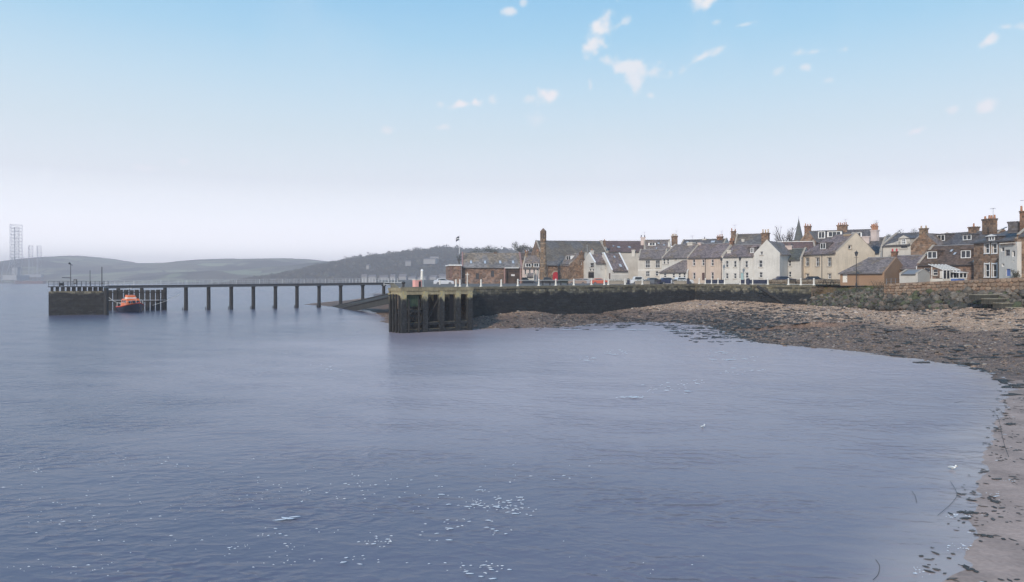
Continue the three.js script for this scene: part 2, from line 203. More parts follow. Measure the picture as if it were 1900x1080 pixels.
function hill(name, label, prof, D0, D1, D2, col, rough) {
  const N = 260, R = 26, p0 = prof[0][0], p1 = prof[prof.length - 1][0];
  const pt = (px, t) => { // t 0 shore, 1 ridge, 2 back
    const D = t < 1 ? lerp(D0, D1, t) : lerp(D1, D2, t - 1), top = Y(hillY(prof, px), D1), k = t < 1 ? Math.pow(Math.sin(t * Math.PI / 2), 1.15) : Math.cos((t - 1) * Math.PI / 2);
    const x = X(px, D1) * (1 - .25 * (1 - Math.min(t, 1)) * 0) , n = (fbm(x / 160 + 50, D / 160, 4, 5) - .5) * rough * Math.sin(Math.min(t, 2 - t) * Math.PI);
    return [x, Math.max(-3, -2 + (top + 2) * k + n), -D]; };
  const g = surf(N, R, (i, j) => pt(lerp(p0, p1, i / (N - 1)), j / (R - 1) * 2));
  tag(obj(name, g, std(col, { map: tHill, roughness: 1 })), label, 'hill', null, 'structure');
  return pt;
}
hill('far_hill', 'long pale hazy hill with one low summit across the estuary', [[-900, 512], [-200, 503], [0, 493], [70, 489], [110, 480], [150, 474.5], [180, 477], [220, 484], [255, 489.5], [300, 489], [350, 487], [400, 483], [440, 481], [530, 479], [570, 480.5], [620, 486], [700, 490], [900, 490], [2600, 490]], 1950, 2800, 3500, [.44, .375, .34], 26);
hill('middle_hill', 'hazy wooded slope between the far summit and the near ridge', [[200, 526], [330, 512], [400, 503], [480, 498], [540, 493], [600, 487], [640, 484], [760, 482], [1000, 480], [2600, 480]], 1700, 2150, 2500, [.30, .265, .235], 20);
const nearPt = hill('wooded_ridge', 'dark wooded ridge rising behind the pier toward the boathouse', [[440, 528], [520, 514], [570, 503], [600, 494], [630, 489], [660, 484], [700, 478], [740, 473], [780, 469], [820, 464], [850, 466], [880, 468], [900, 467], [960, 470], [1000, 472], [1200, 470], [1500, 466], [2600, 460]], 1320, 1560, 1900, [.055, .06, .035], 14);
tag(obj('far_shore', surf(60, 4, (i, j) => [lerp(-1500, 2200, i / 59), [-1, 1.6, 2.4, 2][j] + (j ? fbm(i * .4, j, 3, 2) * 1.5 : 0), -[1330, 1345, 1420, 1700][j] - 420 * sstep(14, 0, i) * 1.5 - 300 * sstep(20, 10, i)]), std([.14, .13, .09], { map: tHill })), 'low flat far shore below the hills', 'shore', null, 'structure');

// ---------- trees ----------
function leafBall(n, r, leaf, sy = 1) { // many small leaf faces through a ball, over a rough twiggy core
  const pos = []; const v = new THREE.Vector3(), a = new THREE.Vector3(), b = new THREE.Vector3();
  for (let i = 0; i < n; i++) {
    v.set(rnd(-1, 1), rnd(-1, 1), rnd(-1, 1)); if (v.lengthSq() > 1) { i--; continue; }
    v.multiplyScalar(r * (.55 + .45 * v.length())); v.y *= sy; a.set(rnd(-1, 1), rnd(-1, 1), rnd(-1, 1)).normalize().multiplyScalar(leaf * rnd(.6, 1.3)); b.set(rnd(-1, 1), rnd(-1, 1), rnd(-1, 1)).normalize().multiplyScalar(leaf * rnd(.6, 1.3));
    pos.push(v.x, v.y, v.z, v.x + a.x, v.y + a.y, v.z + a.z, v.x + b.x, v.y + b.y, v.z + b.z);
  }
  const g = new THREE.BufferGeometry(); g.setAttribute('position', new THREE.BufferAttribute(new Float32Array(pos), 3)); g.computeVertexNormals(); return g;
}
M.leaf = std([.06, .068, .038], { roughness: 1, side: THREE.DoubleSide }); M.leafgrey = std([.085, .085, .06], { roughness: 1, side: THREE.DoubleSide }); M.bark = std([.07, .058, .046], { roughness: 1 }); M.leafdark = std([.035, .045, .028], { roughness: 1, side: THREE.DoubleSide });
function makeTree(h, w, mat, label, pos, group, bare = false, category = 'tree', base = .3) {
  const t = thing(bare ? 'bare_tree' : 'tree', label, category, pos, rnd(6), group), tr = [cyl(h * .03, h * .012, h * .62, 0, 0, 0, 7)], cr = [];
  const nb = bare ? 16 : 8;
  for (let i = 0; i < nb; i++) {
    const a = i * 2.4 + rnd(.6), y0 = h * rnd(base, .6), y1 = y0 + h * rnd(.12, .34), r = w * rnd(.25, .48) * Math.sqrt(Math.max(.1, 1 - Math.pow((y1 / h - .6) / .5, 2)));
    const e = [Math.cos(a) * r, y1, Math.sin(a) * r]; tr.push(bar([0, y0, 0], e, h * .008, 5));
    if (bare) for (let k = 0; k < 5; k++) { const q = [e[0] + rnd(-.16, .16) * w, e[1] + rnd(0, .16) * h, e[2] + rnd(-.16, .16) * w]; tr.push(bar([e[0] * .75, lerp(y0, y1, .75), e[2] * .75], q, h * .004, 4)); cr.push(leafBall(16, w * .1, w * .022).translate(...q)); }
    else cr.push(leafBall(110, w * rnd(.2, .3), w * .055, .85).translate(...e));
  }
  if (!bare) { cr.push(leafBall(240, w * .36, w * .06, (1 - base) * h / w * .7).translate(0, h * .66, 0)); }
  obj('trunk', tr, M.bark, t); obj('crown', cr, mat, t); return t;
}
{ // the wood on the ridge reads as one mass
  const g = geo([leafBall(90, 1, .34, .85)]), im = new THREE.InstancedMesh(g, new THREE.MeshStandardMaterial({ roughness: 1, side: THREE.DoubleSide }), 3600), m = new THREE.Matrix4(), q = new THREE.Quaternion(), c = new THREE.Color();
  im.name = 'woodland'; im.castShadow = im.receiveShadow = true;
  for (let i = 0; i < 3600; i++) {
    const px = rnd(470, 1120), t = Math.pow(rnd(), .8) * 1.04, p = nearPt(px, t), s = rnd(3.2, 7.5) * (t > .88 ? rnd(.5, 1.7) : 1) * (px < 640 ? .75 : 1);
    q.setFromAxisAngle(new THREE.Vector3(0, 1, 0), rnd(6)); m.compose(new THREE.Vector3(p[0], p[1] + s * .25, p[2]), q, new THREE.Vector3(s, s * rnd(.7, 1.1), s)); im.setMatrixAt(i, m);
    const k = rnd() < .12 ? rnd(1.5, 3.2) : rnd(.35, 1.4), b = rnd(); c.setRGB(lerp(.045, .075, b) * k, lerp(.05, .062, b) * k, lerp(.03, .04, b) * k); im.setColorAt(i, c);
  }
  scene.add(im); tag(im, 'dense winter wood covering the dark ridge behind the pier', 'woodland', null, 'stuff');
}
// ---------- quay walls ----------
// weathering by zone, read off the wall: black bladderwrack up to the high water mark, olive algae and bare stone above
const tWeed = tex(1024, (u, v) => {
  const h = v * 6.4, n = fbm(u * 30, v * 7, 3, 5, 0), f = fbm(u * 150, v * 24, 9, 3), st = fbm(u * 90, v * 3, 19, 3), [a, b, e] = stoneAt(u * 2, v, 15, 40, 4);
  const line = 4.85 + (n - .5) * 1.3 + (st - .5) * .7, k = sstep(-.25, .35, h - line), g = sstep(.42, .62, n * .5 + f * .5);
  let stone = lerp(.27, .56, a) * lerp(.8, 1.15, f), weed = lerp(.06, .165, f) * lerp(.6, 1.4, a) * (h > 5.2 ? 1 : lerp(.9, 1.15, st));
  if (e < .07) { stone *= .7; weed *= .8; }
  const up = [stone, stone * lerp(.95, .92, g), stone * lerp(.82, .70, g)], lo = [weed * .97, weed, weed * lerp(1.08, .95, g)];
  return [0, 1, 2].map((c) => lerp(lo[c], up[c], k)); }, 1, true, 512);
tWeed.repeat.set(1, 1); tWeed.wrapT = THREE.ClampToEdgeWrapping;
const tWeedB = tex(512, (u, v) => { const e = stoneAt(u * 2, v, 15, 40, 4)[2]; return sstep(0, .12, e) * .5 + .5 * fbm(u * 120, v * 24, 9, 4); }, 1, false, 256); tWeedB.repeat.set(1, 1);
M.seawall = std([1, 1, 1], { map: tWeed, bumpMap: tWeedB, bumpScale: .10, roughness: .8 });
M.coping = std([.46, .41, .33], { map: tConc, bumpMap: tGritB, bumpScale: .02 });
function seaWall(name, label, a, b, topA, topB, coping = true) { // a, b: [px, D]
  const A = P3(a[0], a[1], 0), B = P3(b[0], b[1], 0), L = A.distanceTo(B), ry = Math.atan2(-(B.z - A.z), B.x - A.x), t = thing(name, label, 'wall', [A.x, 0, A.z], ry);
  const n = 40, r = 12, g = surf(n, r, (i, j) => { const u = i / (n - 1), h = j / (r - 1), y = lerp(-1.4, lerp(topA, topB, u) - .3, h); return [u * L, y, .55 * (1 - h) + (fbm(u * L * .7, y * .9, 8, 3) - .5) * .16]; });
  const uv = g.attributes.uv, p = g.attributes.position; for (let i = 0; i < uv.count; i++) uv.setXY(i, p.getX(i) / 58, clamp(p.getY(i) / 6.4, .01, .99));
  obj('wall_face', g, M.seawall, t); obj('wall_core', [bx(L, 3, 1.2, L / 2, Math.min(topA, topB) - 1.9, -.75)], M.greystone, t);
  if (coping) { const k = Math.round(L / 1.35), variants = [geo([bx(L / k - .03, .34, .95, 0, -.15, -.38)]), geo([bx(L / k - .04, .32, .92, 0, -.155, -.4)]), geo([bx(L / k - .03, .35, .97, 0, -.155, -.37)])];
    for (let i = 0; i < k; i++) { const m = obj('coping_stone', Object.assign(variants[i % 3], { userData: { keep: 1 } }), M.coping, t); m.position.set((i + .5) * L / k, lerp(topA, topB, (i + .5) / k) + rnd(-.03, .03), rnd(-.05, .05)); m.rotation.z = Math.atan2(topB - topA, L); } }
  return { t, A, B, L, ry, at: (u) => A.clone().lerp(B, u), top: (u) => lerp(topA, topB, u) };
}
const QW = seaWall('quay_wall', 'long weed blackened stone quay wall running from the pier head to the beach', [874, 111.5], [1290, 149.5], 5.97, 6.25);
const BW = seaWall('sea_wall', 'shorter weathered sea wall with white posts above the beach head', [1287, 150], [1506, 117.5], 6.25, 6.15);
seaWall('inner_quay_wall', 'inner harbour wall beside the slipway left of the pier head', [725, 205], [729, 111], 6.2, 5.95);
{ // end return of the sea wall and a sloping timber groyne leaning on it
  const g = thing('timber_groyne', 'dark sloping timber baulk leaning against the sea wall', 'groyne', [X(1418, 128), 0, -128]);
  obj('baulk', [bar([-1.0, 5.9, -.6], [1.9, 3.2, 4.2], .28, 5)], M.timber, g); obj('stub_post', [cyl(.2, .2, 2.6, 2.0, 2.2, 4.4, 7)], M.timber, g);
}
// ---------- concrete pier head on piles ----------
{
  const A = P3(746, 96, 0), B = P3(877, 102.3, 0), L = A.distanceTo(B), ry = Math.atan2(-(B.z - A.z), B.x - A.x), W = 3.9, top = 5.95, uOf = (px) => { let lo = -.2, hi = 1.2; for (let i = 0; i < 30; i++) { const m = (lo + hi) / 2, p = A.clone().lerp(B, m); if (CX + p.x / -p.z * F < px) lo = m; else hi = m; } return lo * L; };
  const t = thing('concrete_pier', 'algae stained concrete pier head on dark piles at the end of the quay', 'pier', [A.x, 0, A.z], ry);
  const tp = tex(512, (u, v) => { const h = v * 6.4, n = fbm(u * 20, v * 9, 3, 4), f = fbm(u * 70, v * 40, 9, 3), k = sstep(-.5, .5, h - 4.45 - (n - .5) * 1.8), s = sstep(.5, .65, f); const c = lerp(.55, .85, f), w = lerp(.08, .24, f * f * 1.6); return [lerp(w, c, k), lerp(w * 1.05, c * lerp(.95, .9, s), k), lerp(w * 1.1, c * lerp(.78, .62, s), k)]; }, 1, true, 256);
  tp.repeat.set(1 / 9, 1 / 6.4);
  const mp = std([.78, .78, .78], { map: tp, bumpMap: tGritB, bumpScale: .03 });
  obj('deck', [bx(L + .3, .4, W, L / 2, top - .2, -W / 2), bx(L + .1, .5, W - .2, L / 2, top - .65, -W / 2)], std([.62, .54, .40], { map: tConc, bumpMap: tGritB, bumpScale: .03 }), t);
  obj('kerb', [bx(L + .1, .14, .3, L / 2, top + .07, -.2)], M.concpale, t);
  const cols = [.32, uOf(790), uOf(821), uOf(851), L - .35];
  for (const z of [-.4, -W + .4]) for (const c of cols) obj('column', [bx(.74, top + 1.6, .7, c, (top - 2.4) / 2, z), hull([[c - .31, top - .75, z - .3], [c + .31, top - .75, z - .3], [c - .31, top - .75, z + .3], [c + .31, top - .75, z + .3], [c - .31, top - 1.2, z - .3], [c + .31, top - 1.2, z - .3], [c - .31, top - 1.2, z + .3], [c + .31, top - 1.2, z + .3], [c - .75, top - .75, z], [c + .75, top - .75, z]])], mp, t);
  for (const y of [1.15, .25]) obj('brace_beam', [bx(L, .38, .4, L / 2, y, -.4)], mp, t);
  obj('brace_beam', [bx(cols[1] - cols[0], .3, .3, (cols[0] + cols[1]) / 2, 2.9, -.42)], mp, t); for (const y of [3.0, .9]) obj('brace_beam', [bx(.3, .34, W - 1, .32, y, -W / 2)], mp, t); for (let i = 0; i < 4; i++) obj('rubbing_strake', [bx(.2, 6.2, .26, -.12, 2.0, -.55 - i * .9)], M.timber, t);
  for (const [x0, y0, x1, y1] of [[.7, .4, cols[1] - .3, 3.2], [cols[1] - .3, .4, .7, 3.2], [cols[1] + .4, 1.2, cols[2] - .3, 4.2]]) obj('diagonal_brace', [bar([x0, y0, -.75], [x1, y1, -.75], .14)], M.timber, t);
  obj('green_panel', [bx(cols[1] - cols[0] - 1.1, 1.6, .12, (cols[0] + cols[1]) / 2 - .15, 4.25, -.62)], std([.07, .13, .09], { map: tConc }), t);
  for (let i = 0; i < 2; i++) obj('rubbing_strake', [bx(.2, 5.0, .2, .95 + i * 1.5, 2.0, .06)], M.timber, t);
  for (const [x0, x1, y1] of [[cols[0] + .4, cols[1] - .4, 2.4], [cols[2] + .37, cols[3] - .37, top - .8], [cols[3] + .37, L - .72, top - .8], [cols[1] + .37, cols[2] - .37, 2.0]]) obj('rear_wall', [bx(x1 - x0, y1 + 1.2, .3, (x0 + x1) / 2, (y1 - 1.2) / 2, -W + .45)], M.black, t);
  { const r = thing('pier_root', 'concrete slab joining the pier head to the quay', 'slab'); obj('slab', [hull([[742, 100.4], [744, 113.5], [877, 106], [877, 113.5]].flatMap(([p, d]) => [[X(p, d), 5.91, -d], [X(p, d), 5.0, -d]]))], M.conc, r); for (const [p, d] of [[757, 108], [790, 109], [845, 109.5]]) obj('support', [bx(.8, 6, .8, X(p, d), 2.2, -d)], mp, r); }
  const at = (u, v) => [A.x + u * Math.cos(ry) + v * Math.sin(ry), top, A.z - u * Math.sin(ry) + v * Math.cos(ry)];
  const bl = thing('mooring_bollard', 'black iron mooring bollard on the outer pier head', 'bollard', at(.8, -1.2), 0); obj('bollard_post', [cyl(.17, .15, .55, 0, 0, 0, 10), cyl(.25, .25, .1, 0, 0, 0, 12)], M.black, bl); obj('bollard_cap', [new THREE.SphereGeometry(.26, 10, 8).scale(1, .75, 1).translate(0, .68, 0)], M.black, bl);
  const hb = thing('kiosk', 'small pink painted cabinet with dark door beside the white pillar', 'cabinet', at(3.75, -2.9), ry); obj('body', [bx(1.0, 1.05, .8, 0, .53, 0)], M.pinkpaint, hb); obj('door', [bx(.34, .85, .04, .2, .45, .41)], M.black, hb); obj('lid', [bx(1.1, .08, .9, 0, 1.09, 0)], M.whitepaint, hb);
  const wp = thing('light_pillar', 'tall slim white pillar standing on the pier head', 'pillar', at(4.5, -2.9)); obj('shaft', [cyl(.26, .17, 2.2, 0, .12, 0, 12)], M.whitepaint, wp); obj('base', [cyl(.36, .34, .14, 0, 0, 0, 12)], M.whitepaint, wp); obj('head', [cyl(.22, .1, .22, 0, 2.32, 0, 12)], M.frame, wp);
}
// ---------- slipway ----------
{
  const t = thing('slipway', 'dark weed covered slipway running down into the water under the jetty', 'slipway');
  const a0 = P3(610, 200, -.5), a1 = P3(728, 150, 4.3), b0 = P3(626, 188, -.5), b1 = P3(731, 138, 4.0);
  obj('ramp', [hull([a0, a1, b0, b1].flatMap((p) => [[p.x, p.y, p.z], [p.x, p.y - 1.3, p.z]]))], std([.06, .06, .06], { map: tConc, bumpMap: tGritB, bumpScale: .05 }), t);
  for (const [p, q] of [[a0, a1], [b0, b1]]) obj('kerb', [bar([p.x, p.y + .06, p.z], [q.x, q.y + .06, q.z], .2, 5)], M.timber, t);
}
// ---------- lifeboat jetty ----------
const jD = (px) => 163 + (px - 200) / 520 * 37, jY = (px) => lerp(5.85, 6.45, (px - 200) / 520);
{
  const A = P3(196, jD(196), 0), B = P3(735, jD(735), 0), L = A.distanceTo(B), ry = Math.atan2(-(B.z - A.z), B.x - A.x), t = thing('jetty', 'long thin dark jetty on single piles with a pale railing', 'jetty', [A.x, 0, A.z], ry), rise = Math.atan2(.62, L);
  const yl = (u) => 5.85 + u / L * .62, uOf = (px) => { let lo = -.1, hi = 1.1; for (let i = 0; i < 30; i++) { const m = (lo + hi) / 2, p = A.clone().lerp(B, m); if (CX + p.x / -p.z * F < px) lo = m; else hi = m; } return lo * L; };
  obj('deck', [bx(L, .16, 2.0, L / 2, yl(L / 2) - .08, 0, 0, rise)], M.steel, t);
  for (const z of [-.75, .75]) obj('girder', [bx(L, .5, .16, L / 2, yl(L / 2) - .42, z, 0, rise)], M.steel, t);
  for (const px of [345, 387, 429, 470, 511, 551, 592, 632, 673, 712]) { const u = uOf(px); obj('pile', [cyl(.46, .42, yl(u) + 1.2, u, -1.6, .0, 10), bx(.5, .4, 1.9, u, yl(u) - .75, 0)], M.pile, t); if (px < 640) obj('ladder_post', [cyl(.1, .1, 1.7, u - .75, -1, .5, 6)], M.timber, t); }
  const n = 76, pg = Object.assign(geo([bx(.07, 1.12, .07, 0, .56, 0)]), { userData: { keep: 1 } }), pale = std([.5, .5, .52], { roughness: .5 });
  for (let i = 0; i <= n; i++) { const u = i / n * L; const m = obj('railing_post', pg, i % 6 === 0 || i > 60 ? M.frame : pale, t); m.position.set(u, yl(u), .93); if (i % 2 === 0) { const q = obj('railing_post', pg, pale, t); q.position.set(u, yl(u), -.93); } }
  for (const [h, z] of [[1.1, .93], [.58, .93], [1.1, -.93]]) obj('handrail', [bx(L, .06, .06, L / 2, yl(L / 2) + h, z, 0, rise)], pale, t);
  obj('white_gate_rail', [bx(6.2, .14, .1, L - 1, 6.45, .99), bx(6.2, .14, .1, L - 1, 5.9, .99), bx(.12, 1, .1, L - 4, 6, .99), bx(.12, 1, .1, L - 1, 6, .99), bx(.12, 1, .1, L + 2, 6, .99)], M.frame, t);
}
{ // timber fender screen beside the berth
  const A = P3(199, 171, 0), B = P3(308, 173, 0), L = A.distanceTo(B), ry = Math.atan2(-(B.z - A.z), B.x - A.x), t = thing('fender_screen', 'black timber fender screen of upright planks behind the orange lifeboat', 'fender', [A.x, 0, A.z], ry);
  const n = 11; for (let i = 0; i < n; i++) { const w = L / n - .26; obj('plank', [bx(w, 5.6, .3, (i + .5) * L / n, 1.95 + rnd(-.05, .05), 0)], M.timber, t); }
  for (const u of [.17, .57, .97]) obj('pile', [cyl(.42, .4, 7, u * L, -1.5, -.55, 9)], M.pile, t);
  for (const y of [4.2, 2.1]) obj('waling', [bx(L, .22, .2, L / 2, y, .25)], M.timber, t);
  obj('pipe', [bar([0, 2.35, .38], [L, 2.35, .38], .07)], std([.5, .52, .55]), t);
}
{ // dolphin
  const A = P3(90, 146, 0), B = P3(193, 149.5, 0), L = A.distanceTo(B), ry = Math.atan2(-(B.z - A.z), B.x - A.x), W = 5.5, t = thing('mooring_dolphin', 'square weed blackened concrete dolphin with a railed deck at the jetty end', 'dolphin', [A.x, 0, A.z], ry), ct = 4.75, dk = 5.6;
  const g = surf(30, 14, (i, j) => { const u = i / 29 * L, y = lerp(-1, ct, j / 13); return [u, y, (fbm(u, y, 3, 3) - .5) * .14]; }), uv = g.attributes.uv, p = g.attributes.position; for (let i = 0; i < uv.count; i++) uv.setXY(i, p.getX(i) / 58 + .3, clamp(p.getY(i) / 5.75, .01, .99));
  obj('caisson', g, M.seawall, t);
  for (const s of [0, 1]) { const h = surf(20, 14, (i, j) => { const u = i / 19 * W, y = lerp(-1, ct, j / 13); return [s * L, y, s ? -u : -W + u]; }), q = h.attributes.uv, r = h.attributes.position; for (let i = 0; i < q.count; i++) q.setXY(i, r.getZ(i) / 58, clamp(r.getY(i) / 5.75, .01, .99)); obj('caisson_side', h, M.seawall, t); }
  obj('caisson_top', [bx(L, .2, W, L / 2, ct - .08, -W / 2)], M.conc, t);
  for (let i = 0; i < 10; i++) for (const z of [-.5, -W + .5]) obj('stub_column', [bx(.42, dk - ct, .42, .5 + i * (L - 1) / 9, (dk + ct) / 2, z)], M.pile, t);
  obj('deck', [bx(L + .2, .2, W + .2, L / 2, dk + .1, -W / 2)], M.steel, t);
  for (let i = 0; i <= 12; i++) for (const z of [0, -W]) obj('railing_post', [bx(.06, 1, .06, i / 12 * L, dk + .7, z)], M.steel, t);
  for (const z of [0, -W]) for (const y of [.62, 1.2]) obj('handrail', [bx(L, .07, .06, L / 2, dk + y, z)], M.steel, t);
  const x = (px) => X(px, 146) - A.x, top = dk + .2;
  const pole = (name, label, px, h, r, z = -1.5) => { const o = thing(name, label, 'pole', [X(px, 147), top, -147], ry); obj('shaft', [cyl(r, r * .7, h, 0, 0, 0, 8)], M.steel, o); return o; };
  const l1 = pole('navigation_light', 'tall thin light mast with a lamp and side arm on the dolphin', 131, 4.6, .08); obj('lamp_head', [new THREE.SphereGeometry(.2, 10, 8).translate(-.2, 4.6, 0)], M.black, l1); obj('lamp_arm', [bar([-.2, 4.5, 0], [.3, 4.2, 0], .06)], M.steel, l1); obj('side_arm', [bar([-1.5, 1.75, 0], [.1, 1.68, 0], .08)], M.steel, l1);
  const l2 = pole('short_mast', 'short plain mast at the middle of the dolphin deck', 167, 3.2, .07); obj('collar', [cyl(.14, .14, .2, 0, .6, 0, 8)], M.steel, l2);
  const l3 = pole('thick_mast', 'thicker dark mast at the dolphin corner nearest the jetty', 189, 3.9, .11); obj('collar', [cyl(.18, .18, .25, 0, .5, 0, 8)], M.steel, l3);
  const cb = thing('control_cabinet', 'dark control cabinet on legs on the dolphin deck', 'cabinet', [X(138, 147), top, -147.3], ry); obj('body', [bx(.55, .95, .5, 0, .95, 0)], M.darkgrey, cb); obj('door', [bx(.36, .75, .04, 0, .95, .27)], M.lead, cb); for (const s of [-.2, .2]) obj('leg', [bx(.08, .5, .08, s, .25, 0)], M.steel, cb);
  const wn = thing('winch', 'squat black winch box on the dolphin deck corner', 'winch', [X(114, 147), top, -147], ry); obj('drum', [new THREE.CylinderGeometry(.3, .3, .55, 12).rotateZ(Math.PI / 2).translate(0, .42, 0)], M.black, wn); for (const s of [-.34, .34]) obj('side_plate', [bx(.08, .8, .6, s, .4, 0)], M.black, wn);
  const pl = thing('mooring_pile', 'single stout black pile standing between the dolphin and fender screen', 'pile', [X(197, 147), 0, -147]); obj('shaft', [cyl(.46, .44, 6.6, 0, -1.2, 0, 10)], M.pile, pl); obj('cap', [cyl(.48, .3, .18, 0, 5.4, 0, 10)], M.steel, pl);
}
{ // lifeboat
  const t = thing('lifeboat', 'orange and navy lifeboat moored against the timber fender screen', 'lifeboat', [X(244, 163), 0, -163], .78);
  const st = [[-5.6, 2.0, .9], [-4, 2.3, .95], [-1, 2.4, 1.05], [2, 2.25, 1.25], [4, 1.5, 1.5], [5.4, .55, 1.75], [6, .06, 1.85]];
  const hg = surf(9, st.length, (i, j) => { const [z, w, h] = st[j], a = i / 8 * 2 - 1, s = Math.abs(a); return [Math.sign(a) * w * Math.pow(s, .55), lerp(-.5, h, Math.pow(s, 1.6)), z]; });
  t.scale.set(.88, 1.12, .85); obj('hull', hg, M.navy, t); obj('transom', [bx(3.9, 1.3, .1, 0, .25, -5.58)], M.navy, t);
  const org = std([.78, .16, .03], { roughness: .4 });
  obj('deck', [hull(st.flatMap(([z, w, h]) => [[w * .97, h, z], [-w * .97, h, z], [w * .9, h - .1, z], [-w * .9, h - .1, z]]))], std([.35, .34, .34]), t);
  obj('fender_belt', st.slice(0, -1).flatMap(([z, w, h], i) => [1, -1].map((s) => bar([s * w, h, z], [s * st[i + 1][1], st[i + 1][2], st[i + 1][0]], .11))), std([.55, .06, .04]), t);
  const wh = obj('wheelhouse', [hull([[-1.7, 1, -3.2], [1.7, 1, -3.2], [-1.7, 1.1, 2.6], [1.7, 1.1, 2.6], [-1.45, 2.55, -2.8], [1.45, 2.55, -2.8], [-1.4, 2.6, 1.1], [1.4, 2.6, 1.1]])], org, t);
  for (const s of [-1, 1]) for (const z of [-1.9, -.7, .4]) obj('window', [bx(.05, .5, .8, s * 1.57, 2.05, z, 0, s * .12)], M.glass, wh);
  for (const x of [-.9, 0, .9]) obj('window', [bx(.7, .6, .05, x, 2.0, 1.86, 0, 0, -.78)], M.glass, wh);
  obj('upper_helm', [hull([[-1.05, 2.5, -2], [1.05, 2.5, -2], [-1, 2.5, .4], [1, 2.5, .4], [-.9, 3.35, -1.8], [.9, 3.35, -1.8], [-.9, 3.2, 0], [.9, 3.2, 0]])], org, t);
  obj('white_band', [bx(2.1, .3, 2.3, 0, 2.72, -.8)], M.frame, t);
  const ms = obj('mast', [bar([0, 3.2, -1.4], [0, 5.3, -1.8], .09), bar([-.8, 4.2, -1.55], [.8, 4.2, -1.55], .05)], M.black, t); obj('radar_bar', [bx(1.1, .12, .16, 0, 4.65, -1.5)], M.frame, ms);
  for (const s of [-.5, .5]) obj('aerial', [bar([s, 3.3, -1.2], [s, 5.1, -1.3], .025)], M.black, t);
  for (const [z, w, h] of st.slice(0, 6)) for (const s of [1, -1]) obj('stanchion', [bar([s * w * .93, h, z], [s * w * .93, h + .75, z], .03)], M.frame, t);
  for (const s of [1, -1]) obj('guard_rail', st.slice(0, 5).map(([z, w, h], i) => bar([s * w * .93, h + .75, z], [s * st[i + 1][1] * .93, st[i + 1][2] + .75, st[i + 1][0]], .03)), M.frame, t);
  for (const [a, b, n] of [[[-3.2, 1.2, -1], [-9, 3.6, 0], 0], [[3.0, 1.2, -1], [8.4, 3.7, 0], 1]]) { const r = thing('mooring_rope', n ? 'pale mooring rope rising right from the lifeboat to the screen' : 'pale mooring rope rising left from the lifeboat to the screen', 'rope', [X(244, 165.5), 0, -168]); obj('rope', [bar(a, [(a[0] + b[0]) / 2, (a[1] + b[1]) / 2 - .3, -1.6], .05, 4), bar([(a[0] + b[0]) / 2, (a[1] + b[1]) / 2 - .3, -1.6], [b[0], b[1], -3], .05, 4)], std([.5, .5, .48]), r); }
}
